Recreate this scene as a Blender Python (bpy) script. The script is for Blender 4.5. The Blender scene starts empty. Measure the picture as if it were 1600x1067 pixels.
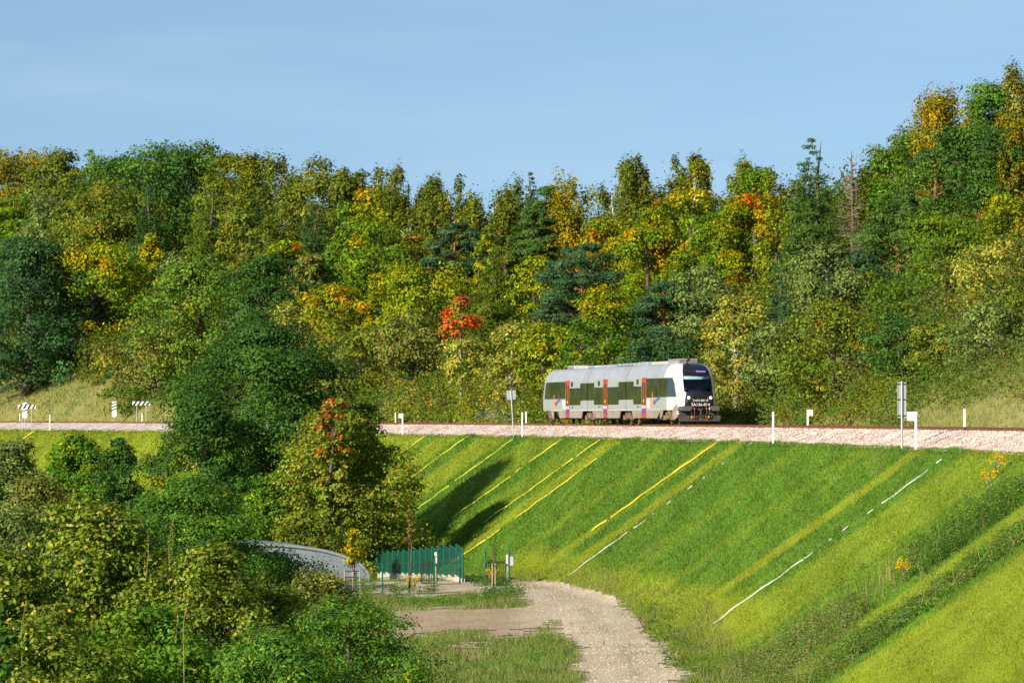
import bpy, math, random
import numpy as np
from mathutils import Vector, Matrix

# ---------------------------------------------------------------- camera, sky, sun, exposure
S = bpy.context.scene
W, H, F = 1600.0, 1067.0, 6600.0
HOR = 640.0
TILT = math.atan((HOR - H / 2) / F)
cd = bpy.data.cameras.new("camera")
cd.sensor_width = 36.0
cd.lens = 36.0 * F / W
cd.clip_start = 1.0
cd.clip_end = 12000.0
cam = bpy.data.objects.new("camera", cd)
S.collection.objects.link(cam)
cam.location = (0, 0, 0)
cam.rotation_euler = (math.pi / 2 + TILT, 0, 0)
S.camera = cam

SUN_AZ, SUN_EL = 41.0, 22.5          # light travels toward the right of the view axis, from behind the left shoulder
wd = bpy.data.worlds.new("World"); S.world = wd; wd.use_nodes = True
nt = wd.node_tree; nt.nodes.clear()
wo = nt.nodes.new("ShaderNodeOutputWorld"); bg = nt.nodes.new("ShaderNodeBackground")
sky = nt.nodes.new("ShaderNodeTexSky"); sky.sky_type = 'NISHITA'; sky.sun_disc = False
sky.sun_elevation = math.radians(SUN_EL)
sky.sun_rotation = math.radians(180 + SUN_AZ)
sky.air_density = 1.0; sky.dust_density = 0.5; sky.ozone_density = 1.7; sky.altitude = 0
tc = nt.nodes.new("ShaderNodeTexCoord")
va = nt.nodes.new("ShaderNodeVectorMath"); va.operation = 'ADD'; va.inputs[1].default_value = (0, 0, 0.16)
vn = nt.nodes.new("ShaderNodeVectorMath"); vn.operation = 'NORMALIZE'
nt.links.new(tc.outputs['Generated'], va.inputs[0]); nt.links.new(va.outputs[0], vn.inputs[0])
nt.links.new(vn.outputs[0], sky.inputs['Vector'])
# very thin high cloud
mp = nt.nodes.new("ShaderNodeMapping"); mp.inputs['Scale'].default_value = (7, 7, 60)
mp.inputs['Rotation'].default_value = (0, 0.05, 0)
nz = nt.nodes.new("ShaderNodeTexNoise"); nz.inputs['Scale'].default_value = 1.3; nz.inputs['Detail'].default_value = 5
cr = nt.nodes.new("ShaderNodeMapRange"); cr.inputs[1].default_value = 0.45; cr.inputs[2].default_value = 0.85
cr.inputs[3].default_value = 0.0; cr.inputs[4].default_value = 0.18
mx = nt.nodes.new("ShaderNodeMix"); mx.data_type = 'RGBA'
nt.links.new(tc.outputs['Generated'], mp.inputs[0]); nt.links.new(mp.outputs[0], nz.inputs['Vector'])
nt.links.new(nz.outputs[0], cr.inputs[0]); nt.links.new(cr.outputs[0], mx.inputs[0])
tn = nt.nodes.new("ShaderNodeVectorMath"); tn.operation = 'MULTIPLY'; tn.inputs[1].default_value = (.97, 1.005, .985)
nt.links.new(sky.outputs[0], tn.inputs[0]); nt.links.new(tn.outputs[0], mx.inputs[6]); mx.inputs[7].default_value = (5.2, 6.2, 7.0, 1)
nt.links.new(mx.outputs[2], bg.inputs[0]); bg.inputs[1].default_value = 0.093
nt.links.new(bg.outputs[0], wo.inputs[0])

sl = bpy.data.lights.new("sun", 'SUN'); sl.energy = 5.0; sl.angle = math.radians(0.5); sl.color = (1.0, 0.90, 0.73)
sun = bpy.data.objects.new("sun", sl); S.collection.objects.link(sun)
az, el = math.radians(SUN_AZ), math.radians(SUN_EL)
LD = Vector((math.sin(az) * math.cos(el), math.cos(az) * math.cos(el), -math.sin(el)))
sun.rotation_euler = LD.to_track_quat('-Z', 'Y').to_euler()

S.view_settings.view_transform = 'Standard'; S.view_settings.look = 'None'
S.view_settings.gamma = 1.0; S.view_settings.use_curve_mapping = False
S.view_settings.exposure = 0.68
S.cycles.max_bounces = 5; S.cycles.diffuse_bounces = 2; S.cycles.glossy_bounces = 3
S.cycles.transparent_max_bounces = 12; S.cycles.transmission_bounces = 3
S.cycles.use_denoising = True
S.cycles.caustics_reflective = False; S.cycles.caustics_refractive = False

rng = np.random.default_rng(11)
random.seed(5)

# ---------------------------------------------------------------- helpers
def link(o, parent=None):
    S.collection.objects.link(o)
    if parent is not None: o.parent = parent
    return o

def tag(o, label=None, cat=None, group=None, kind=None):
    if label: o['label'] = label
    if cat: o['category'] = cat
    if group: o['group'] = group
    if kind: o['kind'] = kind
    return o

def empty(name, loc=(0, 0, 0), rz=0.0):
    o = bpy.data.objects.new(name, None); o.location = loc; o.rotation_euler = (0, 0, rz)
    o.empty_display_size = 0.3
    return link(o)

def mk(name, V, Fc, mat, parent=None, col=None, midx=None, smooth=False):
    """V (n,3), Fc (m,k) equal-sized faces -> one mesh object"""
    V = np.asarray(V, dtype=np.float32); Fc = np.asarray(Fc, dtype=np.int32)
    me = bpy.data.meshes.new(name)
    me.vertices.add(len(V)); me.vertices.foreach_set("co", V.ravel())
    k = Fc.shape[1]
    me.loops.add(Fc.size); me.loops.foreach_set("vertex_index", Fc.ravel())
    me.polygons.add(len(Fc))
    me.polygons.foreach_set("loop_start", np.arange(0, Fc.size, k, dtype=np.int32))
    try: me.polygons.foreach_set("loop_total", np.full(len(Fc), k, dtype=np.int32))
    except Exception: pass
    for m in (mat if isinstance(mat, (list, tuple)) else [mat]): me.materials.append(m)
    if midx is not None: me.polygons.foreach_set("material_index", np.asarray(midx, dtype=np.int32))
    me.polygons.foreach_set("use_smooth", np.full(len(Fc), smooth, dtype=bool))
    me.update(calc_edges=True)
    if col is not None:
        a = me.attributes.new("Col", 'FLOAT_COLOR', 'FACE' if len(col) == len(Fc) else 'POINT')
        c = np.ones((len(col), 4), dtype=np.float32); c[:, :3] = col
        a.data.foreach_set("color", c.ravel())
    o = bpy.data.objects.new(name, me)
    return link(o, parent)

class MB:
    """collects boxes, tubes, prisms into one mesh"""
    def __init__(s): s.v = []; s.f = []; s.m = []
    def add(s, vs, fs, m=0):
        b = len(s.v); s.v += [tuple(p) for p in vs]; s.f += [tuple(b + i for i in f) for f in fs]; s.m += [m] * len(fs)
    def box(s, x0, x1, y0, y1, z0, z1, m=0, b=0.0):
        if b <= 0:
            vs = [(x, y, z) for z in (z0, z1) for y in (y0, y1) for x in (x0, x1)]
            s.add(vs, [(0, 2, 3, 1), (4, 5, 7, 6), (0, 1, 5, 4), (2, 6, 7, 3), (0, 4, 6, 2), (1, 3, 7, 5)], m)
        else:   # chamfered on the vertical edges and the top
            def ring(i, z): return [(x0 + b, y0 + i, z), (x1 - b, y0 + i, z), (x1 - i, y0 + b, z), (x1 - i, y1 - b, z), (x1 - b, y1 - i, z), (x0 + b, y1 - i, z), (x0 + i, y1 - b, z), (x0 + i, y0 + b, z)]
            vs = ring(0, z0) + ring(0, z1 - b) + ring(b, z1)
            fs = [(7, 6, 5, 4, 3, 2, 1, 0), tuple(range(16, 24))]
            for r in (0, 8):
                for k in range(8): fs.append((r + k, r + (k + 1) % 8, r + 8 + (k + 1) % 8, r + 8 + k))
            s.add(vs, fs, m)
    def tube(s, pts, rads, n=6, m=0, cap=True):
        pts = [Vector(p) for p in pts]
        if not hasattr(rads, '__len__'): rads = [rads] * len(pts)
        base = len(s.v); prev = None
        for i, p in enumerate(pts):
            d = (pts[min(i + 1, len(pts) - 1)] - pts[max(i - 1, 0)])
            if d.length < 1e-9: d = Vector((0, 0, 1))
            d.normalize()
            a = prev if prev is not None else (Vector((1, 0, 0)) if abs(d.x) < .8 else Vector((0, 1, 0)))
            u = (a - d * a.dot(d)).normalized(); w = d.cross(u); prev = u
            for k in range(n):
                t = 2 * math.pi * k / n
                s.v.append(tuple(p + (u * math.cos(t) + w * math.sin(t)) * rads[i]))
        for i in range(len(pts) - 1):
            for k in range(n):
                a = base + i * n + k; b = base + i * n + (k + 1) % n
                s.f.append((a, b, b + n, a + n)); s.m.append(m)
        if cap:
            s.f.append(tuple(base + k for k in reversed(range(n)))); s.m.append(m)
            e = base + (len(pts) - 1) * n
            s.f.append(tuple(e + k for k in range(n))); s.m.append(m)
    def prism(s, poly, axis, a, b, m=0):
        """poly of 2-D points extruded along axis ('x','y','z') from a to b"""
        n = len(poly)
        def P(p, h): return {'x': (h, p[0], p[1]), 'y': (p[0], h, p[1]), 'z': (p[0], p[1], h)}[axis]
        vs = [P(p, a) for p in poly] + [P(p, b) for p in poly]
        fs = [tuple(reversed(range(n))), tuple(range(n, 2 * n))] + [(k, (k + 1) % n, n + (k + 1) % n, n + k) for k in range(n)]
        s.add(vs, fs, m)
    def build(s, name, mats, parent=None, smooth=False):
        me = bpy.data.meshes.new(name); me.from_pydata(s.v, [], s.f)
        for mt in (mats if isinstance(mats, (list, tuple)) else [mats]): me.materials.append(mt)
        me.polygons.foreach_set("material_index", s.m)
        me.polygons.foreach_set("use_smooth", [smooth] * len(s.f))
        me.update()
        return link(bpy.data.objects.new(name, me), parent)

def text_mesh(name, body, size, mat, parent, M, depth=0.004, align='CENTER', sx=1.0):
    cu = bpy.data.curves.new(name, 'FONT'); cu.body = body; cu.size = size; cu.extrude = depth; cu.align_x = align; cu.align_y = 'CENTER'
    cu.space_character = 1.05
    tmp = bpy.data.objects.new(name, cu)
    me = bpy.data.meshes.new_from_object(tmp); bpy.data.objects.remove(tmp); bpy.data.curves.remove(cu)
    me.transform(M @ Matrix.Diagonal((sx, 1, 1, 1))); me.materials.clear(); me.materials.append(mat); me.name = name
    return link(bpy.data.objects.new(name, me), parent)

# ---------------------------------------------------------------- materials
def base_mat(name):
    m = bpy.data.materials.new(name); m.use_nodes = True
    n = m.node_tree; b = n.nodes.get("Principled BSDF"); return m, n, b

def mat(name, col, rough=0.6, metal=0.0, var=0.12, scale=6.0, bump=0.0, spec=0.4, dirt=None, coords='Object'):
    """procedural paint: colour broken up by noise, optional second 'dirt' colour in blotches"""
    m, n, b = base_mat(name)
    t = n.nodes.new("ShaderNodeTexCoord")
    z = n.nodes.new("ShaderNodeTexNoise"); z.inputs['Scale'].default_value = scale; z.inputs['Detail'].default_value = 6
    n.links.new(t.outputs[coords], z.inputs['Vector'])
    r = n.nodes.new("ShaderNodeValToRGB")
    r.color_ramp.elements[0].position = 0.3; r.color_ramp.elements[1].position = 0.7
    lo = [c * (1 - var) for c in col]; hi = [min(1, c * (1 + var)) for c in col]
    r.color_ramp.elements[0].color = (*lo, 1); r.color_ramp.elements[1].color = (*hi, 1)
    n.links.new(z.outputs[0], r.inputs[0]); out = r.outputs[0]
    if dirt:
        z2 = n.nodes.new("ShaderNodeTexNoise"); z2.inputs['Scale'].default_value = scale * .4; z2.inputs['Detail'].default_value = 8
        n.links.new(t.outputs[coords], z2.inputs['Vector'])
        mr = n.nodes.new("ShaderNodeMapRange"); mr.inputs[1].default_value = .5; mr.inputs[2].default_value = .72; mr.inputs[4].default_value = .75
        n.links.new(z2.outputs[0], mr.inputs[0])
        mi = n.nodes.new("ShaderNodeMix"); mi.data_type = 'RGBA'; mi.inputs[7].default_value = (*dirt, 1)
        n.links.new(mr.outputs[0], mi.inputs[0]); n.links.new(out, mi.inputs[6]); out = mi.outputs[2]
    n.links.new(out, b.inputs['Base Color'])
    b.inputs['Roughness'].default_value = rough; b.inputs['Metallic'].default_value = metal
    b.inputs['Specular IOR Level'].default_value = spec
    if bump:
        bu = n.nodes.new("ShaderNodeBump"); bu.inputs['Strength'].default_value = bump; bu.inputs['Distance'].default_value = .05
        n.links.new(z.outputs[0], bu.inputs['Height']); n.links.new(bu.outputs[0], b.inputs['Normal'])
    return m

def leaf_mat(name, transl=0.26, rough=0.6, spec=0.10):
    m, n, b = base_mat(name)
    a = n.nodes.new("ShaderNodeAttribute"); a.attribute_name = "Col"
    n.links.new(a.outputs['Color'], b.inputs['Base Color'])
    b.inputs['Roughness'].default_value = rough; b.inputs['Specular IOR Level'].default_value = spec
    tr = n.nodes.new("ShaderNodeBsdfTranslucent"); mi = n.nodes.new("ShaderNodeMixShader"); mi.inputs[0].default_value = transl
    hs = n.nodes.new("ShaderNodeHueSaturation"); hs.inputs['Value'].default_value = 1.5; hs.inputs['Saturation'].default_value = 1.05
    n.links.new(a.outputs['Color'], hs.inputs['Color']); n.links.new(hs.outputs[0], tr.inputs[0])
    out = n.nodes.get("Material Output")
    n.links.new(b.outputs[0], mi.inputs[1]); n.links.new(tr.outputs[0], mi.inputs[2]); n.links.new(mi.outputs[0], out.inputs[0])
    return m

def attr_ground_mat(name, rough=0.95, fine=9.0, var=0.35, bump=0.6, dist=.06):
    m, n, b = base_mat(name)
    a = n.nodes.new("ShaderNodeAttribute"); a.attribute_name = "Col"
    t = n.nodes.new("ShaderNodeTexCoord")
    z = n.nodes.new("ShaderNodeTexNoise"); z.inputs['Scale'].default_value = fine; z.inputs['Detail'].default_value = 8; z.inputs['Roughness'].default_value = .7
    n.links.new(t.outputs['Object'], z.inputs['Vector'])
    mr = n.nodes.new("ShaderNodeMapRange"); mr.inputs[1].default_value = .3; mr.inputs[2].default_value = .7
    mr.inputs[3].default_value = 1 - var; mr.inputs[4].default_value = 1 + var
    n.links.new(z.outputs[0], mr.inputs[0])
    v = n.nodes.new("ShaderNodeVectorMath"); v.operation = 'SCALE'
    n.links.new(a.outputs['Color'], v.inputs[0]); n.links.new(mr.outputs[0], v.inputs['Scale'])
    n.links.new(v.outputs[0], b.inputs['Base Color']); b.inputs['Roughness'].default_value = rough
    b.inputs['Specular IOR Level'].default_value = .1
    bu = n.nodes.new("ShaderNodeBump"); bu.inputs['Strength'].default_value = bump; bu.inputs['Distance'].default_value = dist
    n.links.new(z.outputs[0], bu.inputs['Height']); n.links.new(bu.outputs[0], b.inputs['Normal'])
    return m

def stone_mat(name, cols, scale, bump=.8, dist=.04):
    m, n, b = base_mat(name)
    t = n.nodes.new("ShaderNodeTexCoord")
    v = n.nodes.new("ShaderNodeTexVoronoi"); v.inputs['Scale'].default_value = scale
    n.links.new(t.outputs['Object'], v.inputs['Vector'])
    sp = n.nodes.new("ShaderNodeSeparateColor"); n.links.new(v.outputs['Color'], sp.inputs[0])
    r = n.nodes.new("ShaderNodeValToRGB"); r.color_ramp.interpolation = 'CONSTANT'
    e = r.color_ramp.elements
    while len(e) < len(cols): e.new(0.5)
    for i, c in enumerate(cols): e[i].position = i / len(cols); e[i].color = (*c, 1)
    n.links.new(sp.outputs[0], r.inputs[0])
    z = n.nodes.new("ShaderNodeTexNoise"); z.inputs['Scale'].default_value = .35; z.inputs['Detail'].default_value = 5
    n.links.new(t.outputs['Object'], z.inputs['Vector'])
    mr = n.nodes.new("ShaderNodeMapRange"); mr.inputs[1].default_value = .3; mr.inputs[2].default_value = .7; mr.inputs[3].default_value = .82; mr.inputs[4].default_value = 1.12
    n.links.new(z.outputs[0], mr.inputs[0])
    vm = n.nodes.new("ShaderNodeVectorMath"); vm.operation = 'SCALE'; n.links.new(r.outputs[0], vm.inputs[0]); n.links.new(mr.outputs[0], vm.inputs['Scale'])
    n.links.new(vm.outputs[0], b.inputs['Base Color']); b.inputs['Roughness'].default_value = .9; b.inputs['Specular IOR Level'].default_value = .15
    bu = n.nodes.new("ShaderNodeBump"); bu.inputs['Strength'].default_value = bump; bu.inputs['Distance'].default_value = dist; bu.invert = True
    n.links.new(v.outputs['Distance'], bu.inputs['Height']); n.links.new(bu.outputs[0], b.inputs['Normal'])
    return m

M = {}
M['leaf'] = leaf_mat("leaf")
M['grass'] = leaf_mat("grass_blade", transl=.3, rough=.6, spec=.15)
M['ground'] = attr_ground_mat("turf_soil")
M['dirt'] = attr_ground_mat("packed_dirt", fine=5.0, var=.3, bump=.7)
M['bark'] = mat("bark", (.10, .075, .055), .9, var=.4, scale=9, bump=.5)
M['birch'] = mat("birch_bark", (.50, .47, .42), .8, var=.15, scale=5, dirt=(.06, .05, .045))
M['pinebark'] = mat("pine_bark", (.26, .11, .05), .9, var=.35, scale=8, bump=.5)
M['ballast'] = stone_mat("ballast_stone", [(.42, .36, .325), (.34, .285, .26), (.54, .47, .43), (.29, .245, .22), (.49, .41, .37), (.59, .54, .50)], 9.0)
M['stone'] = stone_mat("loose_stone", [(.50, .385, .34), (.40, .30, .265), (.64, .55, .50), (.54, .43, .39)], 3.0, bump=.1)
M['rust'] = mat("rail_rust", (.17, .062, .032), .75, metal=.1, var=.3, scale=4)
M['railtop'] = mat("rail_head", (.30, .17, .12), .35, metal=.8, var=.2, scale=3)
M['sleeper'] = mat("sleeper_concrete", (.20, .13, .10), .9, var=.2, scale=4, bump=.3)
M['white'] = mat("white_plastic", (.78, .78, .77), .5, var=.04, scale=3, dirt=(.6, .59, .56))
M['galv'] = mat("galvanised", (.42, .44, .46), .45, metal=.6, var=.12, scale=7)
M['signback'] = mat("sign_back", (.36, .38, .41), .5, metal=.35, var=.08, scale=2)
M['black'] = mat("black_paint", (.015, .015, .017), .45, var=.2, scale=5)
M['yellow'] = mat("yellow_strip", (.66, .56, .03), .5, var=.12, scale=3)
M['whitetape'] = mat("white_strip", (.56, .55, .49), .7, var=.1, scale=3, dirt=(.3, .3, .22))
M['greenmetal'] = mat("green_powder_coat", (.008, .10, .062), .45, var=.15, scale=4)
M['concrete'] = mat("concrete", (.50, .46, .40), .9, var=.18, scale=3, bump=.3, dirt=(.34, .31, .27))
M['gate'] = mat("dark_gate_metal", (.025, .03, .03), .5, var=.2, scale=5)
M['wood'] = mat("weathered_wood", (.36, .27, .18), .85, var=.25, scale=8, bump=.3)
M['roofmetal'] = mat("arched_metal", (.30, .34, .40), .42, metal=.4, var=.1, scale=1.2, dirt=(.22, .25, .28))
M['sheetwall'] = mat("sheet_wall", (.19, .22, .26), .45, var=.2, scale=1.5, dirt=(.20, .23, .26))
M['bluegrey'] = mat("blue_grey_metal", (.07, .09, .12), .5, metal=.3, var=.15, scale=4)

# ---------------------------------------------------------------- terrain functions (X right, D depth, z up; camera at the origin)
def EX(D):
    D = np.asarray(D, dtype=float)
    Dc = np.clip(D, 60, 560); u = Dc - 167
    return 20.3 - .0465 * u - .000588 * u * u + (D - Dc) * (-.0465 - .001176 * u)
def EA(D):
    u = np.clip(np.asarray(D, dtype=float), 60, 560) - 167
    return np.arctan(.0465 + .001176 * u)
def ZE(D): return -1.77 - (np.clip(D, 60, 700) - 170) * .0018
def OFF(X, D): return (X - EX(D)) * np.cos(EA(D))
_ph = rng.uniform(0, 6.28, (14, 2)); _kd = rng.normal(0, 1, (14, 2))
def wob(X, D, s):
    """smooth pseudo-noise about +-1, feature size s"""
    r = 0
    for i in range(14):
        k = _kd[i] * (1.0 + .25 * i)
        r = r + np.sin((X * k[0] + D * k[1]) / s + _ph[i, 0]) * (1.0 / (1 + .3 * i))
    return r / 3.2
def sstep(a, b, x):
    t = np.clip((x - a) / (b - a), 0, 1); return t * t * (3 - 2 * t)
def ground(X, D):
    X = np.asarray(X, dtype=float); D = np.asarray(D, dtype=float)
    o = OFF(X, D); ze = ZE(D)
    G = -9.8 + .10 * wob(X, D, 6.0)
    G = G - 1.7 * sstep(238, 280, D) * sstep(3.0, -9.0, X)
    G = np.maximum(G, -1.6 - .0655 * np.maximum(D, 0)) + .0 * D
    zs = ze + o / 1.42 + .05 * wob(X, D, 2.2)
    k = 1.1
    h = np.clip(.5 + .5 * (zs - G) / k, 0, 1)
    zn = G * (1 - h) + zs * h + k * h * (1 - h) * .55
    u = X / np.maximum(D, 40)
    Hh = np.interp(u, [-.30, -.12, -.05, .0, .05, .10, .3], [45, 45, 38, 30, 30, 36, 36])
    mm = np.interp(u, [-.30, -.12, -.05, .0, .05, .10, .3], [.66, .66, .56, .48, .48, .62, .62])
    q = np.maximum(o - 7.6, 0)
    zh = ze + Hh * (1 - np.exp(-q * mm / Hh)) * sstep(0, 6, q + 1.5) + .25 * wob(X, D, 7.0) * sstep(1, 8, q)
    return np.where(o < 0, zn, zh)

ct, st_ = math.cos(TILT), math.sin(TILT)
def ray(px, py):
    x = (px - W / 2) / F; z = (H / 2 - py) / F
    d = np.array([x, ct - z * st_, st_ + z * ct]); return d / d[1]
def P(px, py, D): return ray(px, py) * D
_DD = np.arange(60, 900, .25)
def hit(px, py):
    r = ray(px, py); z = r[2] * _DD; g = ground(r[0] * _DD, _DD)
    i = np.argmax(z < g)
    return np.array([r[0] * _DD[i], _DD[i], g[i]])
def at_o(px, o):
    """point on the ground seen in column px at track offset o"""
    x = (px - W / 2) / F
    oo = OFF(x * _DD, _DD); i = int(np.argmax(oo > o)) if (oo > o).any() else len(_DD) - 1
    X, D = x * _DD[i], _DD[i]
    return float(X), float(D), float(ground(X, D))
def xyo(D0, o):
    """point at offset o square to the bench edge at depth D0"""
    a = EA(D0); return EX(D0) + o * np.cos(a), D0 + o * np.sin(a)
def D0of(X, D):
    d = np.asarray(D, dtype=float).copy()
    for _ in range(4): d = D - OFF(X, D) * np.sin(EA(d))
    return d
# ---------------------------------------------------------------- surface colours by place (albedo of what grows or lies there)
GREEN = np.array([.112, .228, .022]); DEEP = np.array([.082, .180, .020]); LIME = np.array([.245, .300, .020])
STRAW = np.array([.34, .29, .12]); OLIVE = np.array([.12, .13, .03]); SAND = np.array([.47, .37, .255]); SOIL = np.array([.22, .17, .10])
def band(x, a, b, e=.6): return sstep(a - e, a + e, x) * (1 - sstep(b - e, b + e, x))
def lime_w(D0, o, X, D):
    j = .6 * wob(X, D, 3.0)
    d = D0 + j
    w = .10 + 0 * d
    w = w + .85 * (1 - sstep(139, 142, d))
    w = w + .80 * band(d, 146.4, 152.0) + .25 * band(d, 158, 168, 2) + .62 * band(d, 168, 181, 1.5)
    w = w + .85 * band(d, 191.4, 194.8, .4) * (o > -10.5)
    w = w + .8 * band(d, 241.8, 245.6, .5) + .75 * band(d, 249.5, 252.6, .5)
    w = w + .75 * band(d, 280.5, 285, .6) + .25 * band(d, 289, 299, 1) + .5 * band(d, 300.5, 312, 1.5)
    w = w + .75 * band(d, 318.5, 330.5, 1.0) + .8 * sstep(333.5, 336, d)
    w = w + 1.0 * sstep(-8.7, -10.3, o + .5 * wob(X, D, 4)) * band(d, 176, 262, 5)
    for y_, a_ in ((346.2, .6), (331.7, .7), (315.5, .6), (299.8, .35), (280.0, .5), (251.0, .2)): w = w - a_ * band(d, y_ - 4.2, y_ - .6, .35) * (1 if y_ != 280.0 else .6)
    w = w + .30 * band(d, 262, 266, .8) + .22 * band(d, 222, 227, 1.0) + .25 * band(d, 207, 210, .8)
    w = w + .10 * wob(X, D, 5.0)
    return np.clip(w, 0, 1)
def sandy(X, D):
    """>0 where the track surface or bare sand shows"""
    n = .55 * wob(X, D, 1.1) + .45 * wob(X + 30, D, 3.2)
    L = np.interp(D, [120, 151, 170, 202, 228, 243], [1.6, 2.6, 2.5, 1.3, -.2, -2.0])
    R = np.interp(D, [120, 151, 176, 201, 225, 236, 243], [6.0, 6.4, 6.7, 6.0, 5.0, 3.7, 1.6])
    L = L + .5 * wob(X, D, 7.0); D2 = D + 3.2 * wob(X * 2.2, D * .4, 2.6)
    road = np.minimum(X - L, R - X) * .9 * (D < 243.5) + (D >= 243.5) * -3
    a = np.minimum(np.minimum(D2 - 222.5, 242.5 - D) * .22, np.minimum(X + 9.5, 2.0 - X)) * 1.0
    b = np.minimum(np.minimum(D2 - 183, 208 - D2) * .13, np.minimum(X + 6.0, 3.0 - X) * .5)
    c = .35 - np.hypot(X + 2.2, (D2 - 174) * .25) * .5
    return np.maximum(np.maximum(road, a), np.maximum(b - .25, c)) + .75 * n + .25 * wob(X, D, 1.9)
def turf_col(X, D):
    o = OFF(X, D); D0 = D0of(X, D)
    w = lime_w(D0, o, X, D)[:, None]
    dk = np.clip(.45 + .55 * wob(X, D, 1.1) + .35 * wob(X, D, 7), 0, 1)[:, None]
    c = (GREEN * (1 - dk) + DEEP * dk) * (1 - w) + (LIME * (.78 + .22 * (1 - dk))) * w
    bare = (sstep(.95, 1.35, wob(X * 1.3, D * .8, 1.5) + .35 * wob(X, D, .5)) * .38)[:, None]
    c = c * (1 - bare) + np.array([.24, .20, .10]) * bare
    return c, o, D0
def place_col(X, D):
    c, o, D0 = turf_col(X, D)
    z = ground(X, D)
    # bare sand and the gravel way
    s = sstep(-.35, .15, sandy(X, D))[:, None] * (1 - sstep(-11.6, -10.9, o + .3 * wob(X, D, 1.0)))[:, None]
    flat = (sstep(-10.5, -12.5, o))[:, None] * (1 - s)
    dry = np.clip(.5 + .5 * wob(X, D, 1.3), 0, 1)[:, None]
    c = c * (1 - flat) + flat * ((GREEN * .9 + OLIVE * .4) * (1 - .55 * dry) + STRAW * .42 * dry)
    sc = SAND * (1 + .16 * wob(X, D, .8)[:, None])
    c = c * (1 - s) + sc * s
    # far side of the line: dry meadow, then woodland floor
    far = sstep(5, 7.5, o)[:, None]
    left = sstep(-.02, -.07, X / np.maximum(D, 50))[:, None]
    meadow = (OLIVE * 1.3 + STRAW * .1) * (1 - .5 * dry) + STRAW * .55 * dry
    c = c * (1 - far) + meadow * far
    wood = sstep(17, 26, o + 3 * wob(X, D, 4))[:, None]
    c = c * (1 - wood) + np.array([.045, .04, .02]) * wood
    return np.clip(c, .004, 1)

# ---------------------------------------------------------------- terrain: one sheet to the horizon
def axis(segs):
    out = [segs[0][0]]
    for a, b, st in segs: out += list(np.arange(a, b, st)[1:]) + [b]
    return np.unique(np.round(out, 4))
xs = np.concatenate([-np.geomspace(5000, 112, 22), axis([(-105, -42, 1.5), (-42, -14, .8), (-14, 26, .4), (26, 70, 1.0)]), np.geomspace(76, 5000, 22)])
ys = np.concatenate([-np.geomspace(3000, 20, 14), axis([(-15, 90, 3.5), (90, 125, 1.2), (125, 350, .5), (350, 480, .9), (480, 700, 2.2)]), np.geomspace(712, 9000, 26)])
gx, gy = np.meshgrid(xs, ys)
gxf, gyf = gx.ravel(), gy.ravel()
gz = ground(gxf, gyf)
dist = np.hypot(gxf, gyf - 300)
V = np.stack([gxf, gyf, gz], 1)
nx, ny = len(xs), len(ys)
i0 = (np.arange(ny - 1)[:, None] * nx + np.arange(nx - 1)[None]).ravel()
Fc = np.stack([i0, i0 + 1, i0 + nx + 1, i0 + nx], 1)
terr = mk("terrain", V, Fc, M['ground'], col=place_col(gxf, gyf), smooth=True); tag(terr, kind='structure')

# gravel way and bare ground: a thin sheet laid on the terrain where the stone shows
def sheet(name, x0, x1, y0, y1, st, fn, lift, mt, colf):
    X, Y = np.meshgrid(np.arange(x0, x1, st), np.arange(y0, y1, st)); n, m = X.shape
    ok = fn(X, Y) > 0
    c = ok[:-1, :-1] & ok[1:, :-1] & ok[:-1, 1:] & ok[1:, 1:]
    i = (np.arange(n - 1)[:, None] * m + np.arange(m - 1)[None])[c]
    Fs = np.stack([i, i + 1, i + m + 1, i + m], 1)
    used = np.unique(Fs); re = np.zeros(n * m, int); re[used] = np.arange(len(used))
    Xf, Yf = X.ravel()[used], Y.ravel()[used]
    Vv = np.stack([Xf, Yf, ground(Xf, Yf) + lift], 1)
    return mk(name, Vv, re[Fs], mt, col=colf(Xf, Yf), smooth=True)
def gravel_col(X, Y):
    t = np.clip(.5 + .35 * wob(X, Y, .5) + .3 * wob(X, Y, 2.5), 0, 1)[:, None]
    r = np.interp(Y, [150, 230], [1.0, .0])[:, None]
    c = (SAND * .95) * (1 - t) + (np.array([.66, .56, .42]) * r + np.array([.62, .51, .37]) * (1 - r)) * t
    br = (sstep(1.5, -.5, X) * sstep(215, 208, Y))[:, None]; c = c * (1 - br) + np.array([.43, .32, .21]) * (1 + .3 * (t - .5)) * br
    L = np.interp(Y, [120, 151, 170, 202, 228, 243], [1.6, 2.6, 2.5, 1.3, -.2, -2.0]); R = np.interp(Y, [120, 151, 176, 201, 225, 236, 243], [6.0, 6.4, 6.7, 6.0, 5.0, 3.7, 1.6])
    f = (X - L) / (R - L); mid = np.exp(-((f - .5) / .10) ** 2)[:, None] * .35 * np.clip(.5 + wob(X, Y, 1.5), 0, 1)[:, None]
    return c * (1 - mid) + np.array([.20, .22, .08]) * mid
p_ = sheet("path", -10, 9, 118, 244, .3, lambda X, Y: np.where(OFF(X, Y) < -11.2 + .3 * wob(X, Y, 1.0), sandy(X, Y), -1), .03, M['dirt'], gravel_col); tag(p_, kind='structure')

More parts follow.
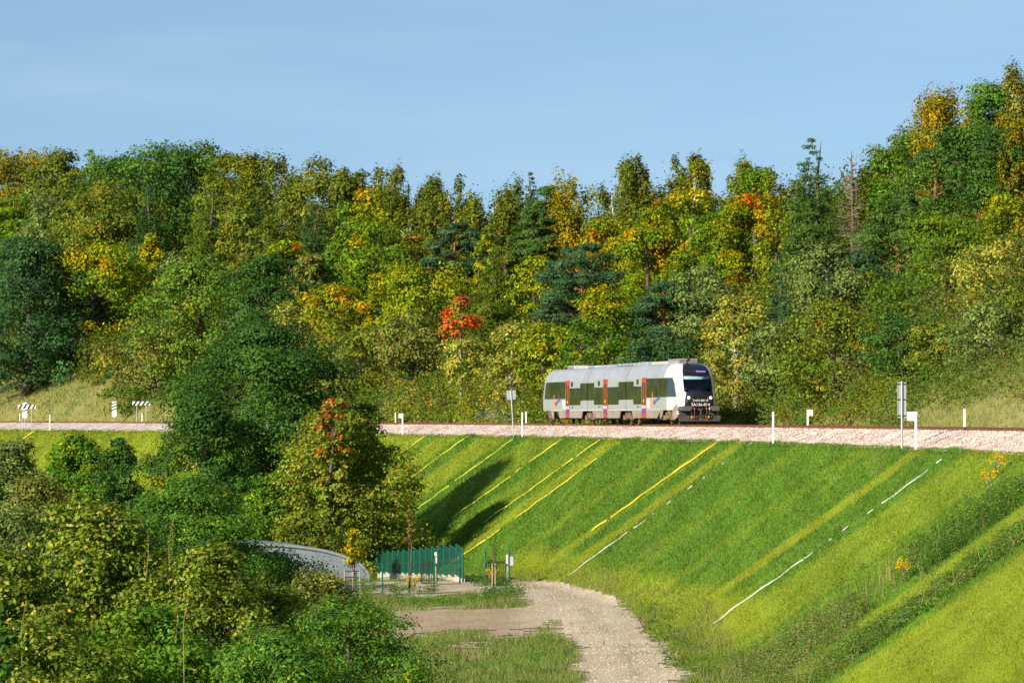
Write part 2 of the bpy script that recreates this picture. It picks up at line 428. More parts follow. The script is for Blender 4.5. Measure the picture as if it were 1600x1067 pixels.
# ---------------------------------------------------------------- ballast bed
prof = [(-.1, -.02), (.15, .05), (1.0, .24), (1.8, .52), (2.5, .75), (2.75, .79), (3.2, .80), (4.45, .80), (5.7, .80), (6.15, .79), (6.5, .68), (7.1, .35), (7.7, .05), (8.1, -.15)]
pr = np.array(prof)
oo = np.interp(np.linspace(0, len(pr) - 1, 53), np.arange(len(pr)), pr[:, 0]); zz = np.interp(np.linspace(0, len(pr) - 1, 53), np.arange(len(pr)), pr[:, 1])
dd = np.concatenate([np.arange(60, 140, 2.0), np.arange(140, 350, .30), np.arange(350, 760, 1.0)])
DD, OO = np.meshgrid(dd, oo, indexing='ij'); ZZ = np.broadcast_to(zz, DD.shape)
bx, by = xyo(DD, OO)
jz = rng.normal(0, .02, DD.shape) + .02 * wob(bx, by, 1.2)
inner = (OO > 3.2) & (OO < 5.7); jz = np.where(inner, -abs(jz), jz)
V = np.stack([bx.ravel(), by.ravel(), (ZE(DD) + ZZ + jz).ravel()], 1)
n, m = DD.shape; i0 = (np.arange(n - 1)[:, None] * m + np.arange(m - 1)[None]).ravel()
bal = mk("ballast", V, np.stack([i0, i0 + 1, i0 + m + 1, i0 + m], 1), M['ballast']); tag(bal, kind='structure')
# loose stones over the near shoulder
N = 46000
sd = 150 + 230 * rng.random(N) ** 1.5; so = rng.uniform(.15, 3.0, N)
sx, sy = xyo(sd, so); sz = ZE(sd) + np.interp(so, pr[:, 0], pr[:, 1]) + .02
tv = np.array([[1, 0, -.3], [-.5, .87, -.3], [-.5, -.87, -.3], [0, 0, .8]])
R_ = rng.normal(0, 1, (N, 4, 3)) * .28 + tv
R_ *= rng.uniform(.028, .06, (N, 1, 1)); ang = rng.uniform(0, 6.28, N); ca, sa = np.cos(ang)[:, None], np.sin(ang)[:, None]
RX = R_[:, :, 0] * ca - R_[:, :, 1] * sa; RY = R_[:, :, 0] * sa + R_[:, :, 1] * ca
V = np.stack([RX + sx[:, None], RY + sy[:, None], R_[:, :, 2] + sz[:, None]], 2).reshape(-1, 3)
b4 = np.arange(N)[:, None] * 4
Fs = np.concatenate([b4 + np.array([[0, 1, 3]]), b4 + np.array([[1, 2, 3]]), b4 + np.array([[2, 0, 3]])])
stn = mk("loose_gravel", V, Fs, M['stone']); tag(stn, kind='stuff')
# stones lying about on the gravel way
N = 9000
X = rng.uniform(-6, 7, N * 3); Y = 125 + 118 * rng.random(N * 3) ** 1.2
k = (sandy(X, Y) > .1) & (OFF(X, Y) < -11.4) & ((X > 1.2 + (Y > 205) * -3) | (rng.random(N * 3) < .01)) & (rng.random(N * 3) < np.interp(Y, [150, 235], [1, .35])); X, Y = X[k][:N], Y[k][:N]; N = len(X)
R_ = (rng.normal(0, 1, (N, 4, 3)) * .25 + tv) * (rng.uniform(.015, .042, (N, 1, 1)))
V = (R_ + np.stack([X, Y, ground(X, Y) + .04], 1)[:, None, :]).reshape(-1, 3); b4 = np.arange(N)[:, None] * 4
Fs = np.concatenate([b4 + np.array([[0, 1, 3]]), b4 + np.array([[1, 2, 3]]), b4 + np.array([[2, 0, 3]])])
M['palestone'] = mat("pale_stone", (.58, .49, .36), .9, var=.25, scale=1.5)
tag(mk("road_stones", V, Fs, M['palestone']), kind='stuff')

# ---------------------------------------------------------------- the track
T0 = 4.45
def ZB(D): return ZE(D) + .80
track = empty("railway_track", (float(xyo(200, T0)[0]), float(xyo(200, T0)[1]), float(ZB(200))))
tag(track, "single railway track of rusty brown rails on the pink ballast, curving away behind the train", "railway track")
def track_child(o):
    o.parent = track; o.location = o.location - track.location; return o
rp = [(-.070, 0), (-.070, .012), (-.010, .03), (-.010, .125), (-.036, .14), (-.036, .165), (-.026, .172), (.026, .172), (.036, .165), (.036, .14), (.010, .125), (.010, .03), (.070, .012), (.070, 0)]
dr = np.concatenate([np.arange(60, 360, 2.5), np.arange(360, 765, 6)])
for sgn in (-1, 1):
    Vr = []; K = len(rp)
    for d in dr:
        for (a, b) in rp:
            x, y = xyo(d, T0 + sgn * .7535 + a); Vr.append((x, y, ZB(d) + .02 + b))
    Fr = []; mi = []
    for i in range(len(dr) - 1):
        for k in range(K):
            Fr.append((i * K + k, i * K + (k + 1) % K, (i + 1) * K + (k + 1) % K, (i + 1) * K + k)); mi.append(1 if k in (6,) else 0)
    track_child(mk("rail", Vr, Fr, [M['rust'], M['railtop']], midx=mi))
def sleeper_mb():
    b = MB(); b.prism([(-1.3, -.16), (1.3, -.16), (1.3, .015), (.95, .03), (.5, .03), (.35, -.01), (-.35, -.01), (-.5, .03), (-.95, .03), (-1.3, .015)], 'y', -.13, .13)
    for s_ in (-1, 1):
        for e in (-.11, .11): b.box(s_ * .7535 + e - .04, s_ * .7535 + e + .04, -.06, .06, .02, .06)
    return b
slp = sleeper_mb().build("sleeper", M['sleeper'], None)
def set_sleeper(o, d):
    x, y = xyo(d, T0); o.location = (x, y, float(ZB(d)) - .005); o.rotation_euler = (0, 0, -float(EA(d)) * -1.0)
def sl_rot(d): return float(EA(d))
sd_ = 166.0; lst = []
while sd_ < 700: lst.append(sd_); sd_ += .62
for i, d in enumerate(lst[:100]):
    o = slp if i == 0 else slp.copy()
    if i: S.collection.objects.link(o)
    x, y = xyo(d, T0); o.location = (float(x), float(y), float(ZB(d)) - .005); o.rotation_euler = (0, 0, sl_rot(d)); track_child(o)
me0 = slp.data; v0 = np.array([v.co[:] for v in me0.vertices]); f0 = [tuple(p.vertices) for p in me0.polygons]
bb = MB()
for d in lst[100:] + list(np.arange(100, 166, .62)):
    x, y = xyo(d, T0); a = sl_rot(d); c_, s_ = math.cos(a), math.sin(a)
    bb.add([(x + c_ * p[0] - s_ * p[1], y + s_ * p[0] + c_ * p[1], float(ZB(d)) - .005 + p[2]) for p in v0], f0)
rest = bb.build("sleeper_row", M['sleeper']); tag(rest, kind='stuff'); track_child(rest)

# ---------------------------------------------------------------- strips of tape running straight down the bank
def strip(D0, o0, o1, wd, mt, name, label, cat, group, gaps=()):
    """one strip: an Empty at its top end, every unbroken stretch a piece of its own"""
    xr, yr = xyo(D0, o0); zr = float(ground(xr, yr)); root = empty(name, (float(xr), float(yr), zr)); tag(root, label, cat, group)
    n_ = max(4, int(abs(o1 - o0) / .12)); run = []; runs = []
    for i in range(n_ + 1):
        o = o0 + (o1 - o0) * i / n_
        if any(g0 < i / n_ < g1 for g0, g1 in gaps):
            if len(run) > 1: runs.append(run)
            run = []; continue
        d = D0 + .12 * math.sin(o * 1.3 + D0) + .05 * math.sin(o * 4.1); wv = wd * (.8 + .3 * math.sin(o * 2.3 + D0))
        cur = []
        for e in (-wv / 2, wv / 2):
            x, y = xyo(d + e, o); cur.append((float(x - xr), float(y - yr), float(ground(x, y)) - zr + .09 + .02 * math.sin(o * 5)))
        run.append(cur)
    if len(run) > 1: runs.append(run)
    for run in runs:
        V_ = [(p[0], p[1], p[2] + h) for c in run for p in c for h in (0, .06)]; F_ = []
        for i in range(len(run) - 1):
            a = 4 * i; b_ = a + 4
            F_ += [(a + 1, a + 3, b_ + 3, b_ + 1), (a, b_, b_ + 2, a + 2), (a, a + 1, b_ + 1, b_), (a + 2, b_ + 2, b_ + 3, a + 3)]
        e = 4 * (len(run) - 1); F_ += [(0, 2, 3, 1), (e, e + 1, e + 3, e + 2)]
        mk("stretch", V_, F_, mt, root)
    return root
YG = "yellow strips running down the embankment"
for D0, o0, o1, wd_, gp, lb in [
    (346.2, -.3, -3.6, .34, (), "leftmost short yellow strip at the top of the bank beside the maple crown"),
    (331.7, -.2, -6.4, .30, (), "yellow strip on the bank, second from the left, its foot in the tree shadow"),
    (315.5, -.4, -8.4, .28, ((.55, .6),), "long yellow strip on the bank starting below the grey square sign pole"),
    (299.8, -.3, -8.2, .24, ((.42, .46), (.3, .34)), "thin broken yellow strip crossing the middle of the tree shadow"),
    (287.6, -.2, -8.2, .22, ((.2, .22),), "thin yellow strip on the bank just right of the tree shadow tips"),
    (279.9, -2.0, -11.4, .26, ((.58, .68),), "yellow strip reaching down to the right end of the green mesh fence"),
    (250.9, -.2, -7.6, .30, ((.86, .88),), "boldest yellow strip on the bank, right below the front of the train")]:
    strip(D0, o0, o1, wd_, M['yellow'], "marking_strip", lb, "strip", YG, gp)
WG = "white strips running down the embankment"
strip(240.0, -.1, -10.6, .05, M['whitetape'], "marking_strip", "broken white strip on the bank ending beside the bend of the gravel way", "strip", WG, ((.03, .07), (.09, .16), (.18, .26), (.28, .33), (.36, .44), (.48, .53), (.56, .58), (.66, .68)))
strip(183.6, -.7, -10.7, .05, M['whitetape'], "marking_strip", "long white strip on the bank left of the weedy band, nearest the camera", "strip", WG, ((.03, .06), (.27, .30), (.33, .40), (.44, .47), (.50, .56)))
strip(412.0, -.4, -5.0, .30, M['yellow'], "marking_strip", "yellow strip on the bright bank left of the dark oak crown", "strip", YG)
strip(487.0, -.3, -3.0, .30, M['yellow'], "marking_strip", "far yellow strip below the striped barrier board at the left edge", "strip", YG)

# ---------------------------------------------------------------- grass
def blades(X, D, h, w, col, name, lean=.35, lift=0.0):
    n_ = len(X); z = ground(X, D) - .02 + lift
    a = rng.uniform(0, 6.28, n_); dx, dy = np.cos(a) * w / 2, np.sin(a) * w / 2
    lx, ly = rng.normal(0, lean, n_) * h, rng.normal(0, lean, n_) * h
    V = np.empty((n_, 3, 3))
    V[:, 0] = np.stack([X - dx, D - dy, z], 1); V[:, 1] = np.stack([X + dx, D + dy, z], 1); V[:, 2] = np.stack([X + lx, D + ly, z + h], 1)
    o = mk(name, V.reshape(-1, 3), np.arange(n_ * 3).reshape(-1, 3), M['grass'], col=col)
    return tag(o, kind='stuff')
# mown-looking bank grass
n_ = 700000
d = 106 + (520 - 106) * rng.random(n_) ** 1.9; o = rng.uniform(-13.5, .55, n_)
X, D = xyo(d, o); k = (sandy(X, D) < .0) | (o > -11.3)
X, D, o, d = X[k], D[k], o[k], d[k]
c, _, _ = turf_col(X, D)
lw = lime_w(D0of(X, D), o, X, D)
c = c * rng.uniform(.5, 1.45, (len(X), 1)) * (1 + .12 * wob(X, D, .5)[:, None]) * (1 + rng.normal(0, .06, (len(X), 3)))
dry = rng.random(len(X)) < .035; c[dry] = STRAW * rng.uniform(.4, .8, (dry.sum(), 1))
big = d / 200
tuft = np.clip(wob(X, D, .45), -.6, 1.2)
h = (.10 + .07 * rng.random(len(X))) * (1 - .45 * lw) * (1 + .5 * tuft) * (.8 + .4 * big); w = .038 * big * (1.1)
blades(X, D, h, w, np.clip(c, .003, 1), "grass", lean=.5)
# edge of the grass on the crest
n_ = 26000
d = 140 + 260 * rng.random(n_) ** 1.4; o = rng.normal(-.08, .14, n_); X, D = xyo(d, o); c, _, _ = turf_col(X, D)
blades(X, D, rng.uniform(.04, .17, n_), .045, np.clip(c * rng.uniform(.5, 1.3, (n_, 1)), .003, 1), "grass")
# rough grass on the flat by the gravel way
n_ = 200000
X = rng.uniform(-30, 9, n_); D = 118 + 130 * rng.random(n_) ** 1.2
o = OFF(X, D); s = sandy(X, D); k = (o < -9.8) & ((s < -.12) | (o > -11.3) | (rng.random(n_) < .025))
X, D = X[k], D[k]; n_ = len(X); t = rng.random(n_)[:, None]; pd = np.clip(.5 + .6 * wob(X, D, 1.3), 0, 1)[:, None]
c = (GREEN * 1.1 * (1 - t) + OLIVE * 1.3 * t) * (1 - .6 * pd) + STRAW * .75 * .6 * pd
blades(X, D, rng.uniform(.08, .42, n_) * (.5 + .7 * pd[:, 0]), .04, np.clip(c * rng.uniform(.6, 1.3, (n_, 1)), .003, 1), "rough_grass")
# far meadows
n_ = 620000
px = rng.uniform(-.13, .13, n_); d = 170 + 480 * rng.random(n_) ** .8; X = px * d; o = OFF(X, d)
k = (o > 7.6) & (o < 30); X, D, o = X[k], d[k], o[k]; n_ = len(X)
t = np.clip(.34 + .45 * wob(X, D, 3.5) + .3 * wob(X, D, .8) + rng.normal(0, .22, n_), 0, 1)[:, None]
c = (np.array([.12, .19, .03]) * (1 - t) + STRAW * .8 * t) * rng.uniform(.5, 1.3, (n_, 1))
yl = rng.random(n_) < .02 + .05 * (wob(X, D, 2.0) > .6); c[yl] = [.5, .38, .02]
sc = D / 330
blades(X, D, rng.uniform(.10, .50, n_) * (.8 + .25 * sc) * (1 + .5 * np.clip(wob(X, D, 1.1), -.5, 1)), .055 * sc, np.clip(c, .003, 1), "meadow_grass", lean=.25)
# ---------------------------------------------------------------- leaves and trees
def unit(v): return v / np.maximum(np.linalg.norm(v, axis=-1, keepdims=True), 1e-9)
def leaf_quads(C, Nn, L, Wd, fold=0.0):
    n_ = len(C); r = rng.normal(0, 1, (n_, 3)); t = unit(np.cross(Nn, r)); b = np.cross(Nn, t)
    L = L[:, None]; Wd = Wd[:, None]
    V = np.empty((n_, 4, 3)); V[:, 0] = C - t * L; V[:, 1] = C + b * Wd + t * L * .15; V[:, 2] = C + t * L; V[:, 3] = C - b * Wd + t * L * .15
    return V.reshape(-1, 3), np.arange(n_ * 4).reshape(-1, 4)

PAL = {  # name: list of (albedo, weight) chosen clump by clump, with a little spread leaf by leaf
 'deep': [((.038, .092, .024), 3), ((.050, .115, .024), 2), ((.07, .13, .02), 1)],
 'blue': [((.038, .092, .040), 3), ((.055, .115, .045), 2), ((.034, .075, .03), 1)],
 'green': [((.068, .150, .020), 3), ((.090, .180, .020), 2), ((.12, .19, .02), 1)],
 'fresh': [((.10, .175, .018), 3), ((.14, .205, .018), 2), ((.075, .14, .018), 2)],
 'lime': [((.20, .24, .018), 3), ((.14, .20, .018), 3), ((.27, .25, .018), 1)],
 'olive': [((.12, .155, .022), 3), ((.155, .175, .028), 2), ((.085, .125, .02), 2), ((.2, .17, .02), .4)],
 'gold': [((.30, .26, .012), 3), ((.24, .25, .015), 2.5), ((.15, .19, .015), 3), ((.38, .2, .01), .3)],
 'goldgreen': [((.21, .235, .012), 3), ((.11, .18, .015), 4), ((.31, .24, .012), 1.0), ((.42, .16, .012), .2)],
 'orange': [((.38, .20, .016), .9), ((.29, .24, .016), 3), ((.15, .20, .018), 5), ((.42, .11, .02), .25)],
 'red': [((.46, .075, .03), 4), ((.46, .15, .03), 2.5), ((.30, .20, .04), 1.5)],
 'redspot': [((.13, .18, .012), 4), ((.20, .22, .012), 3), ((.46, .10, .014), .5), ((.36, .2, .012), .7)],
 'brown': [((.19, .13, .03), 3), ((.14, .135, .03), 3), ((.26, .16, .03), 1)],
 'pine': [((.045, .095, .050), 3), ((.060, .115, .055), 2), ((.035, .07, .035), 1)],
 'pineg': [((.070, .125, .032), 3), ((.05, .10, .028), 2)],
 'spruce': [((.038, .080, .024), 3), ((.05, .095, .026), 1)],
 'larch': [((.085, .13, .018), 3), ((.11, .14, .02), 1)],
 'birch': [((.125, .155, .020), 3), ((.165, .18, .02), 2), ((.085, .12, .02), 2), ((.25, .21, .015), .5)],
 'birchgold': [((.20, .175, .018), 3), ((.13, .14, .02), 2), ((.30, .21, .015), 1)],
 'birchdark': [((.085, .115, .018), 3), ((.12, .145, .02), 2), ((.13, .11, .02), .6)],
 'willow': [((.13, .18, .06), 3), ((.17, .215, .075), 2), ((.09, .14, .04), 1.5)],
 'greyolive': [((.15, .17, .045), 3), ((.19, .19, .05), 2), ((.10, .135, .03), 2), ((.25, .15, .04), .25)],
 'pale': [((.26, .27, .07), 3), ((.20, .24, .05), 2), ((.36, .25, .04), .8)],
 'acacia': [((.06, .145, .028), 3), ((.085, .175, .03), 2), ((.18, .22, .02), .5)],
 'maple': [((.13, .19, .028), 3), ((.20, .22, .035), 2.5), ((.09, .145, .02), 2.5), ((.34, .18, .03), .25), ((.27, .26, .07), .9)],
 'mid': [((.10, .17, .028), 3), ((.13, .20, .03), 2), ((.075, .14, .025), 2), ((.22, .22, .03), .3)],
 'weed': [((.11, .24, .022), 3), ((.075, .18, .02), 2), ((.17, .27, .022), 1.2), ((.26, .22, .09), .35)],
 'dryweed': [((.27, .25, .10), 2), ((.17, .20, .05), 3), ((.10, .18, .03), 3), ((.28, .16, .05), .25)],
 'pear': [((.10, .155, .018), 4), ((.17, .22, .035), 3), ((.24, .24, .08), 1.2), ((.33, .30, .03), .35), ((.05, .08, .015), 2)],
}
def pal_cols(pal, ncl):
    p = PAL[pal]; w = np.array([x[1] for x in p], float); w /= w.sum()
    return np.array([x[0] for x in p])[rng.choice(len(p), ncl, p=w)]

def clusters_for(kind, w, h):
    """clump centres (k,3) relative to the tree base with z up, radii (k,3)"""
    R = w / 2
    if kind == 'full':
        k = int(120 + 35 * (h / w)); t = rng.random(k) ** .9
        prof_ = np.interp(t, [0, .12, .4, .7, .9, 1], [.70, .92, 1, .84, .5, .2])
        a = rng.uniform(0, 6.28, k); lob = 1 + .14 * np.sin(a * 3 + rng.uniform(0, 6) + t * 4) + .10 * np.sin(a * 5 + t * 9)
        rho = R * prof_ * lob * rng.uniform(.12, 1.0, k) ** .7
        C = np.stack([rho * np.cos(a), rho * np.sin(a), h * (.03 + .90 * t)], 1)
        r = R * rng.uniform(.15, .31, k); Rr = np.stack([r, r, r * .78], 1)
    elif kind == 'round':
        hh = h; cb = max(.0, h * .12)
        k = int(46 + 18 * (h / w)); t = rng.random(k) ** .85
        prof_ = np.sqrt(np.clip(1 - (2 * (t * .93 + .04) - 1) ** 2, 0, 1)) ** .75
        a = rng.uniform(0, 6.28, k); lob = 1 + .16 * np.sin(a * 3 + rng.uniform(0, 6)) + .10 * np.sin(a * 5 + t * 9)
        rho = R * prof_ * lob * rng.uniform(.45, .88, k)
        C = np.stack([rho * np.cos(a), rho * np.sin(a), cb + (h - cb) * (t * .90 + .02)], 1)
        r = R * rng.uniform(.18, .36, k) * (.75 + .4 * prof_); Rr = np.stack([r, r, r * .72], 1)
    elif kind == 'tall':
        cb = h * .12; k = int(40 + 10 * h / w); t = rng.random(k)
        prof_ = np.interp(t, [0, .15, .45, .8, 1], [.6, .9, 1, .72, .28])
        a = rng.uniform(0, 6.28, k); rho = R * prof_ * rng.uniform(.35, .85, k)
        C = np.stack([rho * np.cos(a), rho * np.sin(a), cb + (h - cb) * (.04 + .93 * t)], 1)
        r = R * rng.uniform(.20, .36, k); Rr = np.stack([r, r, r * .85], 1)
    elif kind == 'birch':
        cb = h * .2; ns = rng.integers(2, 5); k = int(60 + 22 * h / w); t = rng.random(k)
        sp = rng.integers(0, ns, k); sx = rng.uniform(-.45, .45, ns) * R * (ns > 1); sy = rng.uniform(-.45, .45, ns) * R * (ns > 1); sh = 1 - .34 * rng.random(ns); sh[0] = 1
        prof_ = np.interp(t, [0, .2, .5, .82, 1], [.7, 1, .95, .68, .22]) * (.66 if ns > 1 else 1)
        a = rng.uniform(0, 6.28, k); rho = R * prof_ * rng.uniform(.3, .95, k)
        C = np.stack([rho * np.cos(a) + sx[sp], rho * np.sin(a) + sy[sp], cb + (h * sh[sp] - cb) * (.02 + .95 * t)], 1)
        r = R * rng.uniform(.13, .26, k); Rr = np.stack([r * .9, r * .9, r * 2.0], 1)
    elif kind == 'pine':
        cb = h * .25; k = int(38 + 12 * h / w); t = rng.random(k) ** .8
        prof_ = np.interp(t, [0, .25, .6, .9, 1], [.75, 1, .85, .5, .15]); a = rng.uniform(0, 6.28, k)
        rho = R * prof_ * rng.uniform(.4, .92, k)
        C = np.stack([rho * np.cos(a), rho * np.sin(a), cb + (h - cb) * (.02 + .96 * t)], 1)
        r = R * rng.uniform(.22, .38, k) * (1 - .35 * t); Rr = np.stack([r, r, r * .52], 1)
    elif kind in ('spruce', 'larch'):
        cb = h * .06; lv = int(max(14, h * 2.0)); C = []; Rr = []
        for i in range(lv):
            t = i / (lv - 1); rr = R * (1 - t) ** .72 * rng.uniform(.85, 1.1) + .07 * R
            for j in range(int(4 + 8 * (1 - t))):
                a = rng.uniform(0, 6.28); f = rng.uniform(.2, .9)
                C.append((rr * f * math.cos(a), rr * f * math.sin(a), cb + (h - cb) * (.02 + .96 * t) - rr * f * .22))
                q = max(.10 * R, rr * rng.uniform(.26, .42)); Rr.append((q, q, q * (.7 if kind == 'spruce' else .9)))
        C = np.array(C); Rr = np.array(Rr)
    elif kind == 'shrub':
        k = int(22 + 8 * w / max(h, .1)); a = rng.uniform(0, 6.28, k); ph = np.arccos(rng.uniform(.0, 1, k)); lob = 1 + .18 * np.sin(a * 3 + 1.3) + .12 * np.sin(5 * a)
        f = rng.uniform(.45, .85, k)
        C = np.stack([R * lob * f * np.sin(ph) * np.cos(a), R * lob * f * np.sin(ph) * np.sin(a), h * (.12 + .78 * f * np.cos(ph))], 1)
        r = min(R, h) * rng.uniform(.24, .42, k); Rr = np.stack([r, r, r * .8], 1)
    elif kind == 'sparse':
        k = 26; t = rng.random(k); a = rng.uniform(0, 6.28, k); prof_ = np.interp(t, [0, .4, 1], [.6, 1, .3])
        C = np.stack([R * prof_ * rng.uniform(.3, .9, k) * np.cos(a), R * prof_ * rng.uniform(.3, .9, k) * np.sin(a), h * (.3 + .68 * t)], 1)
        r = R * rng.uniform(.14, .26, k); Rr = np.stack([r, r, r * .9], 1)
    return C, Rr

def crown_leaves(kind, pal, C, Rr, n, ls, asp=.62, accent=None):
    k = len(C); vol = Rr[:, 0] * Rr[:, 1] + .3 * Rr[:, 0] * Rr[:, 2]; p = vol / vol.sum()
    ci = rng.choice(k, n, p=p)
    d = unit(rng.normal(0, 1, (n, 3))); d[:, 2] = np.where(rng.random(n) < .55, np.abs(d[:, 2]), d[:, 2])
    f = rng.random(n) ** .33 * rng.uniform(.75, 1.12, n)
    # ragged edge: each clump gets its own bumps
    bump = 1 + .22 * np.sin(d[:, 0] * 5 + ci * 1.7) * np.sin(d[:, 1] * 4 + ci) + .12 * np.sin(d[:, 2] * 9 + ci * 2.1)
    pts = C[ci] + d * Rr[ci] * (f * bump)[:, None]
    if kind == 'birch': pts[:, 2] -= rng.random(n) ** 2 * Rr[ci, 2] * .5
    out = unit(pts - np.array([0, 0, C[:, 2].mean()])) * .35 + d * .9
    nn = unit(out * 1.15 + np.array([0, 0, .25]) + rng.normal(0, .48, (n, 3)))
    cc = pal_cols(pal, k)[ci]
    am_l = np.zeros(n, bool)
    if accent:
        ap, (z0, z1), pr_ = accent; zc = C[:, 2] / C[:, 2].max(); am = (zc > z0) & (zc < z1) & (rng.random(k) < pr_)
        ac = pal_cols(ap, k)[ci]; am_l = am[ci] & (rng.random(n) < (.9 if pr_ > .6 else .55)); cc = np.where(am_l[:, None], ac, cc)
    sw = rng.random(n) < (.75 if pal in ('pear', 'greyolive', 'acacia', 'maple', 'pale') else .22)
    cc = np.where((sw & ~am_l)[:, None], pal_cols(pal, n), cc)
    cl = rng.uniform(.78, 1.3, (k, 1))[ci]
    cc = cc * [.95, .94, .74] * cl * 1.12 * rng.uniform(.58, 1.5, (n, 1)) * (1 + rng.normal(0, .07, (n, 3)))
    g_ = cc.mean(1, keepdims=True); cc = g_ + (cc - g_) * 1.06
    L = ls * rng.uniform(.6, 1.5, n)
    if kind in ('pine', 'spruce', 'larch'): Wd = L * .34; L = L * 1.25
    else: Wd = L * asp
    V, Fq = leaf_quads(pts, nn, L, Wd)
    return V, Fq, np.clip(cc, .003, 1)

def trunk_mb(kind, w, h, C, seed, thin=1.0, nl=None):
    r = random.Random(seed); b = MB(); r0 = max(.05, .022 * h + .012 * w) * thin
    top = h * {'spruce': .98, 'larch': .98, 'pine': .93, 'birch': .80}.get(kind, .82)
    pts = []; x = y = 0; n_ = 8
    for i in range(n_ + 1):
        t = i / n_; pts.append((x, y, -.35 + (top + .35) * t)); x += r.uniform(-1, 1) * .018 * h; y += r.uniform(-1, 1) * .018 * h
    rad = [r0 * (1.35 if i == 0 else 1) * (1 - i / n_) ** .8 + .012 for i in range(n_ + 1)]
    b.tube(pts, rad, 6)
    idx = list(range(len(C))); r.shuffle(idx)
    for j in idx[: (nl or (26 if kind != 'spruce' else 14))]:
        c = C[j]; zt = max(.12 * h, min(top * .9, c[2] - .35 * math.hypot(c[0], c[1]) - .03 * h)); i = int((zt + .35) / (top + .35) * n_); i = min(max(i, 0), n_ - 1)
        s0 = Vector(pts[i]).lerp(Vector(pts[i + 1]), ((zt + .35) / (top + .35) * n_) - i); e = Vector(c); m_ = s0.lerp(e, .5) + Vector((r.uniform(-.05, .05) * w, r.uniform(-.05, .05) * w, r.uniform(0, .06) * h))
        rr = max(.018, rad[i] * .42); b.tube([s0, m_, e], [rr, rr * .65, rr * .25], 4, cap=False)
    return b

def tree(name, kind, pal, X, D, z, w, h, label, cat="tree", group=None, dens=1.0, ls=None, bark=None, accent=None, asp=.62, nmax=26000, thin=1.0, sink=0.0, nl=None):
    root = empty(name, (X, D, z - sink), 0)
    tag(root, label, cat, group)
    C, Rr = clusters_for(kind, w, h)
    if ls is None: ls = max(.05, 1.45 * D / 4224.0)
    area = w * h * .8
    if kind in ('spruce', 'larch', 'pine'): dens *= 1.9
    n = int(min(nmax, max(900, dens * 3.3 * area / (ls * ls * 1.1))))
    V, Fq, cc = crown_leaves(kind, pal, C, Rr, n, ls, asp, accent)
    mk("crown", V, Fq, M['leaf'], root, col=cc)
    bk = bark or {'birch': 'birch', 'pine': 'pinebark'}.get(kind, 'bark')
    trunk_mb(kind, w, h, C, int(X * 13 + D * 7) & 0xffff, thin, nl).build("trunk" if kind != 'shrub' else "stems", M[bk], root, smooth=True)
    return root

